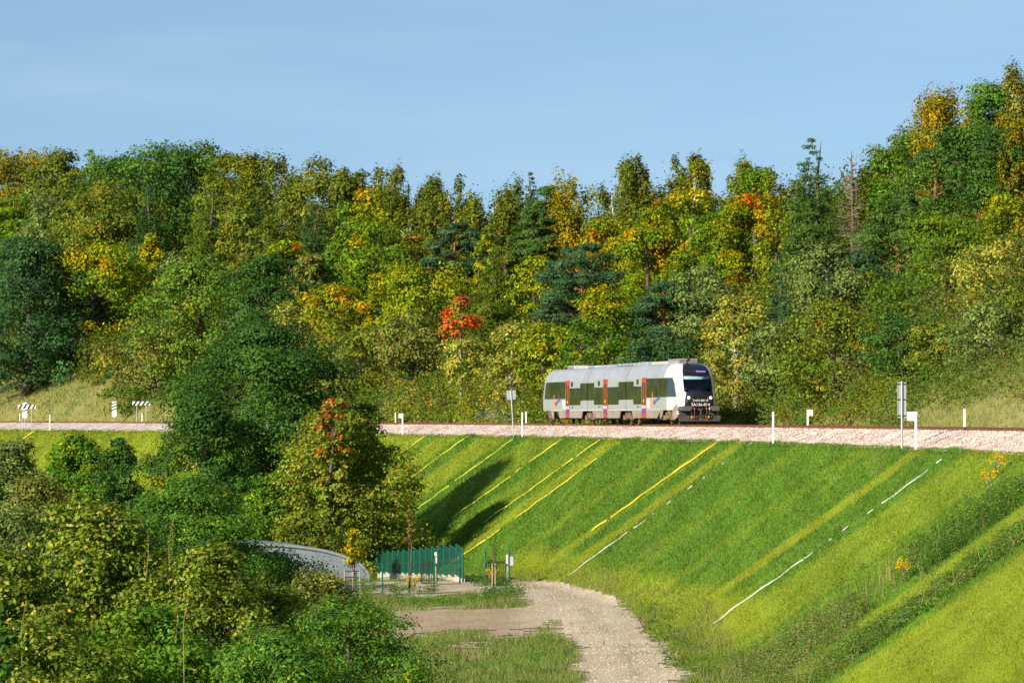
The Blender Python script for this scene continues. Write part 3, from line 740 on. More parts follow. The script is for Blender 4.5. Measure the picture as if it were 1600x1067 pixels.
# px column, y of the top, width in px, kind, palette, track offset o, label [, options]
T = [
 # --- crest of the wood, left to right
 (22, 226, 125, 'round', 'birchgold', 62, "rusty olive round tree on the skyline at the left edge"),
 (92, 240, 80, 'round', 'olive', 60, "olive tree on the skyline between the rusty tree and the dark spire"),
 (142, 230, 70, 'spruce', 'green', 62, "pointed dark green tree on the left skyline before the big oaks"),
 (182, 234, 80, 'tall', 'green', 64, "slender green tree tucked left of the two big skyline oaks"),
 (222, 222, 120, 'round', 'deep', 60, "left one of the two big dark oaks highest on the left skyline"),
 (292, 220, 120, 'round', 'deep', 63, "right one of the two big dark oaks highest on the left skyline"),
 (362, 246, 80, 'round', 'olive', 62, "olive broadleaf tree on the skyline just right of the big oaks"),
 (408, 240, 70, 'birch', 'birch', 64, "olive birch on the skyline with a finely toothed top"),
 (452, 246, 78, 'birch', 'birchdark', 60, "dark birch on the left half of the skyline above the shaded hollow"),
 (503, 250, 80, 'round', 'olive', 62, "flat topped olive tree on the skyline where the crest starts to fall"),
 (548, 262, 62, 'tall', 'birchdark', 60, "dark narrow tree where the skyline steps down"),
 (592, 262, 60, 'birch', 'birch', 58, "green birch with a twin top on the skyline, left of the brownish birch"),
 (626, 263, 56, 'birch', 'birchdark', 58, "brownish birch with a leaning pointed top on the skyline"),
 (664, 284, 56, 'birch', 'birch', 56, "birch on the low skyline right of the brownish birch"),
 (702, 279, 60, 'birch', 'birchdark', 56, "dusky birch on the low skyline, third left of the narrow spire"),
 (738, 279, 56, 'birch', 'birch', 56, "pale stemmed birch on the low skyline, second left of the narrow spire"),
 (778, 286, 64, 'birch', 'birchdark', 58, "blunt topped birch on the low skyline, nearest left of the narrow spire"),
 (829, 266, 40, 'spruce', 'pineg', 60, "narrow conifer spire on the skyline above the rear of the train"),
 (858, 290, 60, 'pine', 'pineg', 58, "dark pine with a rounded top on the skyline right of the narrow spire"),
 (906, 279, 84, 'birch', 'birchgold', 52, "weeping golden green birch on the skyline above the middle car"),
 (962, 253, 64, 'birch', 'birch', 54, "birch at the left end of the raised middle group on the skyline"),
 (1010, 240, 62, 'birch', 'birchdark', 54, "birch with drooping twigs in the middle of the raised skyline group"),
 (1046, 239, 54, 'birch', 'birchdark', 56, "darker birch at the centre right of the raised skyline group"),
 (1078, 243, 56, 'birch', 'birch', 54, "leaning birch closing the raised skyline group on the right"),
 (1139, 252, 66, 'birch', 'birch', 54, "lone twin topped birch in the dip of the skyline right of the train"),
 (1188, 263, 74, 'round', 'green', 50, "green broadleaf crown on the skyline right of the twin topped birch"),
 (1226, 268, 60, 'birch', 'birch', 50, "low birch on the skyline beside the tall dark pine"),
 (1386, 204, 70, 'birch', 'birch', 50, "pale birch leaning out on the rising right skyline"),
 (1430, 196, 90, 'round', 'green', 48, "green round crown on the rising right skyline next to the pale birch"),
 (1492, 128, 104, 'birch', 'birchgold', 47, "tall golden brown birch near the top of the right skyline"),
 (1546, 132, 90, 'round', 'green', 49, "dark green crown between the two tall birches on the right skyline"),
 (1584, 106, 84, 'birch', 'birchgold', 44, "highest birch of the wood at the top right"),
 # --- upper middle of the slope
 (18, 300, 90, 'pine', 'fresh', 46, "bright green conifer high at the left edge"),
 (62, 290, 86, 'birch', 'willow', 44, "greyish birch with a white stem above the dark oak at the left edge"),
 (112, 318, 84, 'tall', 'olive', 44, "olive tree above the yellow maple on the left"),
 (170, 290, 110, 'round', 'olive', 46, "broad olive crown below the left skyline oaks"),
 (232, 284, 76, 'spruce', 'spruce', 44, "dark spruce with drooping boughs below the big skyline oaks"),
 (326, 288, 96, 'spruce', 'larch', 42, "yellow green spruce with spreading boughs in the upper left wood"),
 (386, 305, 70, 'tall', 'olive', 44, "shadowed olive tree right of the yellow green spruce"),
 (432, 322, 70, 'birch', 'birchdark', 44, "dark birch beside the shaded hollow of the upper left wood"),
 (492, 318, 80, 'spruce', 'spruce', 46, "near black spruce in the shaded hollow of the upper wood"),
 (545, 318, 66, 'tall', 'green', 44, "green tree at the right rim of the shaded hollow"),
 (586, 298, 84, 'round', 'gold', 42, "golden yellow maple under the skyline left of centre"),
 (640, 318, 60, 'birch', 'birch', 42, "white stemmed birch in the upper wood right of the golden maple"),
 (686, 312, 64, 'birch', 'birchdark', 42, "dusky birch below the low skyline"),
 (744, 312, 66, 'birch', 'birch', 44, "green birch above the blue pine"),
 (792, 318, 66, 'tall', 'birchdark', 44, "dark narrow tree below the narrow conifer spire"),
 (836, 325, 74, 'pine', 'pineg', 42, "deep green pine below the narrow conifer spire"),
 (650, 366, 66, 'tall', 'brown', 36, "rust brown tree left of the blue pine"),
 (712, 346, 84, 'pine', 'pine', 32, "blue green pine in the middle of the wood"),
 (757, 358, 34, 'tall', 'lime', 31, "thin bright lime tree squeezed right of the blue pine"),
 (960, 330, 92, 'round', 'orange', 40, "orange spotted maple above the front of the train"),
 (1030, 300, 74, 'tall', 'redspot', 42, "maple with a scarlet tip below the raised skyline group"),
 (1012, 348, 96, 'round', 'goldgreen', 34, "yellow green maple flecked with orange in the upper right centre"),
 (1082, 290, 98, 'round', 'goldgreen', 38, "large yellowing maple right of the scarlet tipped one"),
 (1132, 322, 90, 'round', 'fresh', 37, "fresh green maple below the lone twin topped birch"),
 (1178, 298, 98, 'round', 'redspot', 38, "green maple with scarlet sprays left of the tall dark pine"),
 (1218, 332, 62, 'tall', 'goldgreen', 36, "narrow yellow orange tree hugging the tall dark pine"),
 (1268, 212, 96, 'pine', 'pineg', 36, "tall dark pine standing above its neighbours on the right skyline", dict(kind2='spruce', dens=1.3)),
 (1340, 262, 70, 'birch', 'birchdark', 44, "thin topped birch behind the dead tree", dict(bark='bark')),
 (1340, 395, 80, 'pine', 'pine', 30, "blue green pine under the dead tree"),
 (1402, 318, 110, 'pine', 'pineg', 34, "broad pine with an orange stem on the right slope"),
 (1455, 232, 92, 'pine', 'pineg', 40, "old pine with forked red stems below the right skyline"),
 (1530, 188, 142, 'round', 'deep', 36, "great dark green maple filling the upper right of the wood"),
 (1592, 200, 60, 'birch', 'birchgold', 38, "golden birch cut by the right edge under the highest birch"),
 (1582, 300, 90, 'round', 'goldgreen', 32, "yellow tree at the right edge in mid slope"),
 # --- lower middle
 (150, 378, 132, 'round', 'goldgreen', 24, "yellow maple with a red spray right of the dark left oak", dict(accent=('orange', (.2, .6), .25))),
 (236, 362, 46, 'tall', 'gold', 34, "small golden tree peeping out above the wide green tree"),
 (274, 392, 60, 'tall', 'willow', 33, "pale grey green tree between the small golden tree and the spruce"),
 (450, 372, 70, 'round', 'goldgreen', 35, "yellowing bush crown under the shaded hollow"),
 (486, 395, 80, 'sparse', 'greyolive', 27, "half bare greyish birch with white limbs left of centre", dict(bark='birch', dens=1.6)),
 (590, 340, 118, 'round', 'fresh', 32, "light green round tree under the golden maple"),
 (522, 440, 90, 'round', 'orange', 22, "orange yellow maple in the middle of the left wood"),
 (470, 470, 84, 'round', 'pale', 20, "pale fading bushy tree left of the orange yellow maple"),
 (590, 428, 56, 'round', 'gold', 25, "small orange crown right of the orange yellow maple"),
 (662, 404, 106, 'round', 'lime', 25, "bright yellow green maple left of the larch"),
 (776, 384, 108, 'larch', 'larch', 21, "soft conical larch above the rear of the train"),
 (836, 400, 70, 'tall', 'lime', 24, "slim lime green tree between the larch and the big blue pine"),
 (908, 372, 112, 'pine', 'pine', 22, "big blue green pine above the middle car"),
 (1040, 440, 96, 'pine', 'pine', 16, "blue green pine directly above the train cab"),
 (1096, 410, 104, 'round', 'willow', 19, "silvery willow behind the pine over the train cab"),
 (1222, 418, 66, 'spruce', 'pine', 22, "small blue spruce right of the silvery willow"),
 (1292, 382, 108, 'tall', 'willow', 21, "grey green birch like tree left of the dead tree foot", dict(bark='birch')),
 (1348, 422, 60, 'round', 'gold', 24, "little golden yellow maple at the foot of the dead tree"),
 (1392, 440, 80, 'round', 'fresh', 22, "fresh green tree right of the little golden maple"),
 (1478, 336, 126, 'round', 'fresh', 26, "large bright green maple on the right slope"),
 (1558, 376, 110, 'round', 'pale', 22, "straw yellow maple at the right edge"),
 # --- front row behind the line
 (42, 360, 210, 'full', 'blue', 15, "huge dark blue green oak at the left edge, its trunk on the meadow", dict(nmax=42000, dens=1.3)),
 (312, 396, 190, 'full', 'mid', 17, "wide mid green tree behind the barrier boards", dict(nmax=40000)),
 (412, 388, 150, 'full', 'deep', 19, "dark green tree right of the wide mid green tree"),
 (240, 500, 120, 'round', 'greyolive', 13, "grey olive thicket tree behind the right barrier board", dict(accent=('orange', (.2, .6), .25))),
 (560, 500, 110, 'round', 'olive', 13, "brown olive bushy tree right of the dark green tree"),
 (640, 488, 92, 'round', 'greyolive', 15, "fading brownish tree left of the small red maple"),
 (720, 462, 62, 'tall', 'pale', 14, "small scarlet maple on thin bare stems", dict(thin=.6, dens=.9, bark='birch', accent=('red', (.6, 1.1), .9))),
 (800, 503, 78, 'tall', 'pale', 12, "airy yellow green tree with pale stems left of the train", dict(bark='birch', dens=.8)),
 (852, 498, 74, 'round', 'lime', 14, "lime yellow tree behind the rear of the train"),
 (945, 436, 132, 'full', 'goldgreen', 12.5, "broad green maple turning yellow right behind the train", dict(accent=('green', (0, .75), .85))),
 (1152, 468, 104, 'tall', 'pale', 11.5, "yellow orange tree right beside the nose of the train", dict(accent=('orange', (.2, .9), .15), bark='birch')),
 (1030, 520, 90, 'round', 'blue', 12, "dark bluish tree behind the train roof"),
 (1306, 468, 170, 'full', 'olive', 11.5, "wide olive willow behind the line right of the train", dict(nmax=36000, accent=('green', (0, .5), .6))),
 (1215, 500, 90, 'round', 'willow', 12, "grey willow between the train and the wide olive willow"),
 (1412, 480, 96, 'round', 'deep', 13, "dark green tree behind the tall grey signs"),
 (1462, 500, 80, 'round', 'olive', 14, "olive tree right of the tall grey signs"),
 (1545, 470, 132, 'full', 'willow', 15, "grey green bush tree above the dry grass bank at the right"),
 (1600, 440, 70, 'round', 'olive', 18, "olive tree cut by the right edge above the dry grass bank"),
]
for row in T:
    px, yt, wp, kind, pal, o_, lb = row[:7]; op = dict(row[7]) if len(row) > 7 else {}
    X, D, z = at_o(px, o_)
    zt = float(P(px, yt, D)[2]); h = max(3.0, zt - z); w = wp / F * D
    kind = op.pop('kind2', kind); bs = op.pop('base', None)
    if kind == 'round' and h > w * 2.1: kind = 'tall'
    if kind == 'full': w /= 1.22
    nm = {'birch': 'birch_tree', 'pine': 'pine_tree', 'spruce': 'spruce_tree', 'larch': 'larch_tree'}.get(kind, 'broadleaf_tree')
    tree(nm, kind, pal, X, D, z, w * (1.8 if o_ > 45 else 1.38), h * .985, lb, 'tree', "trees of the autumn wood behind the railway", **op)

# dead tree: bare limbs only
X, D, z = at_o(1331, 33); zt = float(P(1331, 236, D)[2]); h = zt - z
root = empty("dead_tree", (X, D, z)); tag(root, "bare dead conifer with grey brown limbs standing in the right wood", "tree", "trees of the autumn wood behind the railway")
b = MB(); b.tube([(0, 0, -.3), (.1, 0, h * .5), (0, 0, h)], [.2, .13, .02], 6); b.build("trunk", M['bark'], root, True)
b = MB(); r = random.Random(3)
M['deadwood'] = mat("dead_wood", (.20, .14, .095), .9, var=.2, scale=5)
for i in range(74):
    t = .22 + .74 * i / 74; a = r.uniform(0, 6.28); L = (1 - t) * h * .17 + .3; z0 = h * t
    d_ = Vector((math.cos(a), math.sin(a), r.uniform(-.15, .45)))
    p0 = Vector((0, 0, z0)); p1 = p0 + d_ * L * .5; p2 = p0 + d_ * L + Vector((0, 0, .12 * L))
    b.tube([p0, p1, p2], [.05, .035, .012], 4, cap=False)
    for q in range(5):
        s0 = p0.lerp(p2, r.uniform(.3, .95)); b.tube([s0, s0 + Vector((r.uniform(-1, 1), r.uniform(-1, 1), r.uniform(-.5, .7))) * L * .3], [.022, .008], 3, cap=False)
b.build("limbs", M['deadwood'], root)

# ---------------------------------------------------------------- undergrowth between and under the trees (one mass nobody could count)
def thicket(name, X, D, hs, ws, pals, per, ls_k=1.5, label=None):
    Vs = []; Cs = []
    z = ground(X, D)
    for i in range(len(X)):
        n = per; dd_ = unit(rng.normal(0, 1, (n, 3))); dd_[:, 2] = abs(dd_[:, 2])
        lob = 1 + .3 * np.sin(dd_[:, 0] * 6 + i) * np.sin(dd_[:, 1] * 5 + 2 * i)
        pts = dd_ * np.array([ws[i] / 2, ws[i] / 2, hs[i]]) * (rng.random((n, 1)) ** .3 * lob[:, None]) + [X[i], D[i], z[i]]
        L = ls_k * D[i] / 4224 * rng.uniform(.6, 1.4, n)
        nn = unit(dd_ + [0, 0, .25] + rng.normal(0, .6, (n, 3)))
        v, _ = leaf_quads(pts, nn, L, L * .62); Vs.append(v)
        c0 = pal_cols(pals[i], 3)[rng.integers(0, 3, n)] * rng.uniform(.6, 1.25, (n, 1)) * [1.05, 1.05, .8] * (1 + rng.normal(0, .06, (n, 3))); Cs.append(c0)
    V = np.concatenate(Vs); c0 = np.clip(np.concatenate(Cs), .003, 1)
    return tag(mk(name, V, np.arange(len(V)).reshape(-1, 4), M['leaf'], col=c0), kind='stuff')
n_ = 1900
u = rng.uniform(-.14, .14, n_ * 2); D = rng.uniform(210, 680, n_ * 2); X = u * D; o = OFF(X, D)
k = (o > 17) & (o < 78); X, D, o = X[k][:n_], D[k][:n_], o[k][:n_]; n_ = len(X)
choice = np.array(['deep', 'green', 'olive', 'birchdark', 'greyolive', 'fresh', 'goldgreen', 'pineg', 'blue'])
thicket("undergrowth", X, D, rng.uniform(2.2, 5.6, n_) * (1 + .25 * sstep(35, 60, o)), rng.uniform(3, 6.5, n_), rng.choice(choice, n_, p=[.2, .18, .16, .12, .1, .08, .05, .06, .05]), 330, 1.7)
# further trees behind the crest, seen only as a ragged edge between the crowns
n_ = 150; px = np.linspace(-40, 1640, n_) + rng.uniform(-5, 5, n_); X = np.zeros(n_); D = np.zeros(n_); hs = np.zeros(n_)
for i in range(n_):
    X[i], D[i], zg = at_o(px[i], rng.uniform(57, 63) if px[i] < 1200 else rng.uniform(48, 54))
    ys_ = np.interp(px[i], [0, 130, 300, 450, 560, 700, 850, 930, 1000, 1090, 1130, 1230, 1330, 1380, 1450, 1500, 1600], [246, 256, 246, 268, 290, 302, 306, 292, 272, 280, 300, 292, 284, 262, 200, 168, 148]) + rng.uniform(-4, 22)
    hs[i] = max(3, (P(px[i], ys_, D[i])[2] - zg) / 1.05)
thicket("far_wood", X, D, hs, rng.uniform(3.0, 5.5, n_), rng.choice(['birch', 'birchdark', 'olive', 'deep', 'pineg', 'green'], n_), 1100, 1.3)
# scrub along the far foot of the ballast
n_ = 520
px = rng.uniform(560, 1420, n_); X = np.zeros(n_); D = np.zeros(n_)
for i in range(n_):
    X[i], D[i], _z = at_o(px[i], rng.uniform(9.0, 15.5))
pl = np.where(px < 850, rng.choice(['olive', 'pale', 'greyolive', 'fresh', 'goldgreen'], n_), rng.choice(['green', 'olive', 'goldgreen', 'fresh', 'willow', 'greyolive'], n_))
thicket("scrub", X, D, rng.uniform(.7, 3.0, n_), rng.uniform(1.2, 3.2, n_), pl, 260, 1.25)
n_ = 60
X = np.zeros(n_); D = np.zeros(n_); px = rng.uniform(170, 590, n_)
for i in range(n_): X[i], D[i], _z = at_o(px[i], rng.uniform(11, 15))
thicket("scrub", X, D, rng.uniform(1, 3.5, n_), rng.uniform(2, 4, n_), rng.choice(['olive', 'greyolive', 'green', 'orange'], n_, p=[.35, .3, .3, .05]), 300, 1.3)
n_ = 110
X = np.zeros(n_); D = np.zeros(n_); px = rng.uniform(1390, 1640, n_)
for i in range(n_): X[i], D[i], _z = at_o(px[i], rng.uniform(11, 19))
thicket("scrub", X, D, rng.uniform(.8, 2.6, n_), rng.uniform(2, 4, n_), rng.choice(['olive', 'greyolive', 'green', 'willow'], n_), 300, 1.3)
# the wood goes on outside the picture on both sides
n_ = 620
D = rng.uniform(250, 900, n_ * 3); X = np.where(rng.random(n_ * 3) < .7, rng.uniform(-.62, -.135, n_ * 3), rng.uniform(.135, .4, n_ * 3)) * D; o = OFF(X, D)
k = (o > 12) & (o < 90); X, D = X[k][:n_], D[k][:n_]; n_ = len(X)
thicket("woodland", X, D, rng.uniform(9, 17, n_), rng.uniform(7, 12, n_), rng.choice(choice, n_), 260, 5.0)
# ---------------------------------------------------------------- the train (local x forward, -y toward the camera side, z up from rail head)
M['tbody'] = mat("train_grey_paint", (.31, .335, .325), .38, var=.05, scale=2.5, dirt=(.26, .27, .25))
M['troof'] = mat("train_roof_paint", (.30, .325, .37), .5, var=.12, scale=1.6, dirt=(.22, .24, .265))
M['twhite'] = mat("train_white_paint", (.56, .56, .54), .35, var=.05, scale=2)
M['tskirt'] = mat("dusty_skirt", (.27, .235, .19), .75, var=.18, scale=2.0, dirt=(.17, .13, .09))
M['tcowl'] = mat("cowl_black", (.012, .012, .016), .22, var=.1, scale=3, spec=.6)
M['tred'] = mat("door_red", (.42, .046, .015), .4, var=.08, scale=3)
M['tblue'] = mat("sign_blue", (.03, .05, .32), .5)
M['tglass'] = mat("tinted_glass_reflections", (.033, .042, .004), .35, metal=0.0, var=.6, scale=1.3, spec=.06)  # uneven olive tone paints tree reflections into the tinted glass
M['tglassdark'] = mat("dark_glass", (.012, .014, .018), .12, var=.1, scale=2, spec=.8)
M['blind'] = mat("sun_blind", (.50, .58, .58), .7, var=.05)
M['bogie'] = mat("bogie_dust", (.16, .10, .065), .85, var=.4, scale=5, dirt=(.05, .04, .03))
M['under'] = mat("underframe", (.06, .052, .048), .85, var=.3, scale=4)
M['rubber'] = mat("rubber", (.075, .075, .082), .75, var=.2)
M['tan'] = mat("roof_unit_beige", (.46, .41, .32), .6, var=.08)
M['unit'] = mat("roof_unit_grey", (.40, .42, .45), .5, var=.1, scale=3)
M['unitdark'] = mat("roof_cooler", (.15, .14, .135), .6, var=.2, scale=4)
M['logo'] = mat("logo_blue", (.03, .06, .25), .5)
M['orange'] = mat("logo_orange", (.75, .17, .03), .5)
M['greenlbl'] = mat("label_green", (.15, .55, .12), .5)
M['hoseY'] = mat("hose_yellow", (.7, .45, .02), .5)
M['hoseR'] = mat("hose_red", (.5, .04, .03), .5)
M['skin'] = mat("skin", (.45, .27, .20), .6, var=.05)
M['shirt'] = mat("shirt", (.45, .52, .60), .8, var=.08)
M['hair'] = mat("hair", (.06, .04, .03), .8)
M['cabwall'] = mat("cab_interior", (.05, .07, .12), .7)
M['seatcloth'] = mat("seat_cloth", (.03, .04, .08), .9)
def emit(name, col, s):
    m, n, b = base_mat(name); b.inputs['Base Color'].default_value = (*col, 1); b.inputs['Emission Color'].default_value = (*col, 1); b.inputs['Emission Strength'].default_value = s; return m
M['lamp'] = emit("headlamp", (1.0, .62, .36), .9)
M['led'] = emit("led_display", (.30, .22, .9), .8)
g, n, bb_ = base_mat("windscreen"); M['windscreen'] = g
n.nodes.remove(bb_); tr_ = n.nodes.new("ShaderNodeBsdfTransparent"); tr_.inputs[0].default_value = (.90, .95, .98, 1)
gl = n.nodes.new("ShaderNodeBsdfGlossy"); gl.inputs['Roughness'].default_value = .06; lw_ = n.nodes.new("ShaderNodeLayerWeight"); lw_.inputs[0].default_value = .22
mi_ = n.nodes.new("ShaderNodeMixShader"); n.links.new(lw_.outputs['Fresnel'], mi_.inputs[0]); n.links.new(tr_.outputs[0], mi_.inputs[1]); n.links.new(gl.outputs[0], mi_.inputs[2])
n.links.new(mi_.outputs[0], n.nodes.get("Material Output").inputs[0])

TL = 45.3
fx, fy = 12.4, 278.3
rx, ry = 4.1, 319.4
tz = float(ZB(278.3)) + .02 + .172
tzr = float(ZB(319.4)) + .02 + .172
train = bpy.data.objects.new("passenger_train", None); link(train)
train.location = (fx, fy, tz)
train.rotation_euler = (0, math.atan2(tzr - tz, 41.9), math.atan2(fy - ry, fx - rx))
tag(train, "grey and white three car railcar with red doors, black front and olive reflection-painted windows", "train")

PZ = [.95, 1.15, 1.6, 2.15, 2.6, 3.12, 3.25, 3.50, 3.70, 3.85, 3.98, 4.06, 4.10]
PW = [1.41, 1.43, 1.43, 1.43, 1.43, 1.41, 1.37, 1.28, 1.19, 1.09, .95, .70, .0]
def section(name, a, b, mats):
    """body shell between x=-a and x=-b (a nearer the front)"""
    prof_ = [(-w, z) for z, w in zip(PZ, PW)] + [(w, z) for z, w in list(zip(PZ, PW))[-2::-1]]
    m_ = MB(); n_ = len(prof_)
    V_ = [(-a, y, z) for y, z in prof_] + [(-b, y, z) for y, z in prof_]
    F_ = [(k, k + n_, k + 1 + n_, k + 1) for k in range(n_ - 1)]
    mm_ = [1 if min(prof_[k][1], prof_[k + 1][1]) >= 3.12 else 0 for k in range(n_ - 1)]
    m_.v = V_; m_.f = F_ + [tuple(range(n_)), tuple(reversed(range(n_, 2 * n_)))]; m_.m = mm_ + [0, 0]
    o = m_.build(name, mats, train, True); o.data.set_sharp_from_angle(angle=math.radians(28)); return o
J1, J2 = 15.55, 27.95
# ---- nose shells (front and, mirrored, rear)
NZ = [.95, 1.15, 1.45, 1.8, 2.15, 2.45, 2.8, 3.12, 3.25, 3.50, 3.70, 3.85, 3.98, 4.06, 4.10]
def pw(z): return float(np.interp(z, PZ, PW))
def t0(z): return float(np.interp(z, [.95, 1.15, 1.8, 2.15, 3.25, 3.5, 3.7, 3.85, 3.98, 4.06, 4.10], [.26, .16, .18, .28, .82, 1.02, 1.24, 1.48, 1.85, 2.35, 3.0]))
PH = [0, .10, .22, .36, .50, .65, .81, 1.05, 1.31, 1.5708]
def nose_row(z, off=0.0):
    w = pw(z); wn = w * (.88 if z < 3.3 else .92); L = 1.0; row = []
    for x in (5.2, 4.4, 3.7): 
        f = sstep(5.2, t0(z) + L, x) if False else (5.2 - x) / (5.2 - (t0(z) + L)); row.append((x, w + (wn - w) * f ** 1.5))
    pts = []
    for ph in PH:
        c_ = math.cos(ph) ** (2 / 2.9) if math.cos(ph) > 1e-6 else 0; s_ = math.sin(ph) ** (2 / 3.4) if ph > 0 else 0
        pts.append((t0(z) + L * (1 - s_), wn * c_))
    half = row + pts
    return [(-x, -y - (off if y > .01 else 0), z) for x, y in half] + [(-x + 0, y, z) for x, y in half[-2::-1]]
nh = 3 + len(PH)
COW0 = 3 + 6          # first cowl column (inside the white pillar)
def nose(name, end, a_join):
    rows = []
    for z in NZ:
        w = pw(z); r = nose_row(z); rows.append([(-a_join, -w, z)] + r + [(-a_join, w, z)])
    n_ = len(rows[0]); V_ = [p for r in rows for p in r]; F_ = []; mi = []
    for j in range(len(rows) - 1):
        for k in range(n_ - 1):
            kk = min(k, n_ - 2 - k)     # mirrored column index
            zc = (NZ[j] + NZ[j + 1]) / 2
            if kk >= COW0 + 1: 
                if 2.15 <= zc <= 3.25 and end == 'front': continue
                m_ = 2
            elif end == 'rear': m_ = 3 if zc > 3.12 else 0
            elif kk >= 4: m_ = 1 if (zc > 1.15) else 0
            elif kk == 0: m_ = 3 if zc > 3.12 else 0
            else: m_ = 3 if (zc > 3.12 and kk < 2) else (1 if zc > 3.12 or kk >= 3 else 0)
            F_.append((j * n_ + k, j * n_ + k + 1, (j + 1) * n_ + k + 1, (j + 1) * n_ + k)); mi.append(m_)
    top = len(rows) - 1
    F_.append(tuple(top * n_ + k for k in range(n_))); mi.append(2)
    F_.append(tuple(reversed(range(n_)))); mi.append(0)
    if end == 'rear':
        V_ = [(-(TL + x), y, z) for x, y, z in V_]; F_ = [tuple(reversed(f)) for f in F_]
        V_ = [(-(TL - (-x - TL)) if False else x, y, z) for x, y, z in V_]
    m_ = MB(); m_.v = V_; m_.f = F_; m_.m = mi
    o = m_.build(name, [M['tbody'], M['twhite'], M['tcowl'], M['troof']], train, True); o.data.set_sharp_from_angle(angle=math.radians(40)); return o, rows
nose_f, rows_f = nose("cab_shell", 'front', 5.5)
# rear shell: same rows seen the other way round
nose_r, _ = nose("cab_shell", 'rear', 5.5)
for v in nose_r.data.vertices: pass
sec = [section("car_body", 5.5, J1 - .16, [M['tbody'], M['troof']]), section("car_body", J1 + .16, J2 - .16, [M['tbody'], M['troof']]), section("car_body", J2 + .16, TL - 5.5, [M['tbody'], M['troof']])]
# bellows
for j in (J1, J2):
    m_ = MB()
    for q in range(3):
        x = -j - .11 + q * .11
        m_.prism([(-1.36 + .04 * (q % 2), .8), (1.36 - .04 * (q % 2), .8), (1.34, 3.1), (1.12, 3.68), (.85, 3.98), (-.85, 3.98), (-1.12, 3.68), (-1.34, 3.1)], 'x', x - .035, x + .035)
    m_.build("bellows", M['black'], train)

# windscreen
def nose_patch(name, mt, zs, kmin, off, parent, side=0):
    V_ = []; 
    for z in zs:
        r = nose_row(z); r = r[kmin:len(r) - kmin] if side == 0 else (r[kmin:nh - 1] if side < 0 else r[nh:len(r) - kmin])
        V_ += [(x + off, y, zz) for x, y, zz in r]
    n_ = len(V_) // len(zs)
    F_ = [(j * n_ + k, j * n_ + k + 1, (j + 1) * n_ + k + 1, (j + 1) * n_ + k) for j in range(len(zs) - 1) for k in range(n_ - 1)]
    m_ = MB(); m_.v = V_; m_.f = F_; m_.m = [0] * len(F_)
    o = m_.build(name, mt, parent, True)
    s_ = o.modifiers.new("t", 'SOLIDIFY'); s_.thickness = .012; s_.offset = -1
    return o
ws_ = nose_patch("windscreen", M['windscreen'], [2.15, 2.45, 2.8, 3.12, 3.25], COW0, .004, train)
bl = nose_patch("sun_blind", M['blind'], [2.98, 3.08, 3.2], COW0, -.09, ws_)
m_ = MB(); m_.tube([(-.36, -.15, 2.12), (-.50, .20, 2.55), (-.66, .42, 2.75)], [.016, .014, .01], 4); m_.tube([(-.46, .10, 2.35), (-.80, .62, 3.0)], [.018, .018], 4); m_.build("wiper", M['black'], ws_)
# cab interior
m_ = MB(); m_.box(-2.55, -2.50, -1.2, 1.2, .98, 3.6); m_.box(-2.5, -.75, -1.15, 1.15, 1.86, 1.93); m_.box(-1.15, -.80, -1.0, 1.0, 1.93, 2.16, b=.04)
m_.build("cab_interior", M['cabwall'], train)
# pale dashboard instruments
m_ = MB()
for y in (-.62, -.2, .25, .62): m_.box(-1.02, -.95, y - .06, y + .06, 2.165, 2.20)
m_.build("dashboard_gauge_row", M['blind'], train)
# route display and its lettering
m_ = MB()
dz0, dz1 = 3.40, 3.62
def cx(z): return -t0(z)
m_.add([(cx(dz0) + .02, -.72, dz0), (cx(dz0) + .02, .72, dz0), (cx(dz1) + .02, .72, dz1), (cx(dz1) + .02, -.72, dz1), (cx(dz0) - .1, -.72, dz0), (cx(dz0) - .1, .72, dz0), (cx(dz1) - .1, .72, dz1), (cx(dz1) - .1, -.72, dz1)],
       [(0, 1, 2, 3), (4, 7, 6, 5), (0, 4, 5, 1), (1, 5, 6, 2), (2, 6, 7, 3), (3, 7, 4, 0)])
dsp = m_.build("route_display", M['black'], train)
def on_front(y, z, tiltang, off): # matrix for text lying on the front, reading left to right from outside
    up = Vector((-(t0(z + .1) - t0(z - .1)) / .2, 0, 1)).normalized(); right = Vector((0, 1, 0)); nrm = right.cross(up)
    Mx = Matrix((( right.x, up.x, nrm.x, cx(z) + off), (right.y, up.y, nrm.y, y), (right.z, up.z, nrm.z, z), (0, 0, 0, 1))); return Mx
text_mesh("display_lettering", "Gdynia", .20, M['led'], dsp, on_front(.28, 3.51, 0, .035), sx=1.1)
text_mesh("number_lettering", "SA136-014", .27, M['white'], nose_f, on_front(.03, 1.30, 0, .16), sx=1.0)
text_mesh("number_lettering", "2 610 001-8", .20, M['white'], nose_f, on_front(.03, 1.58, 0, .16), sx=1.0)
m_ = MB(); m_.box(-.1, 0, -.52, .56, 1.15, 1.92, b=.05); pl = m_.build("front_hatch", M['tcowl'], train); pl.location = (-.12, 0, 0)
# headlights
for y in (-.74, .78):
    m_ = MB(); x0_ = -.42
    m_.tube([(x0_, y, 1.76), (x0_ + .20, y * .985, 1.76)], [.17, .15], 12); hb = m_.build("headlight", M['black'], train, False)
    m_ = MB(); m_.tube([(x0_ + .20, y * .985, 1.76), (x0_ + .225, y * .985, 1.76)], [.11, .085], 12); m_.build("lens", M['lamp'], hb, False)
    m_ = MB(); m_.box(x0_ + .02, x0_ + .24, y - .13 if y > 0 else y - .11, y + .11 if y > 0 else y + .13, 1.28, 1.58, b=.03); tl_ = m_.build("tail_light", M['tglassdark'], train)
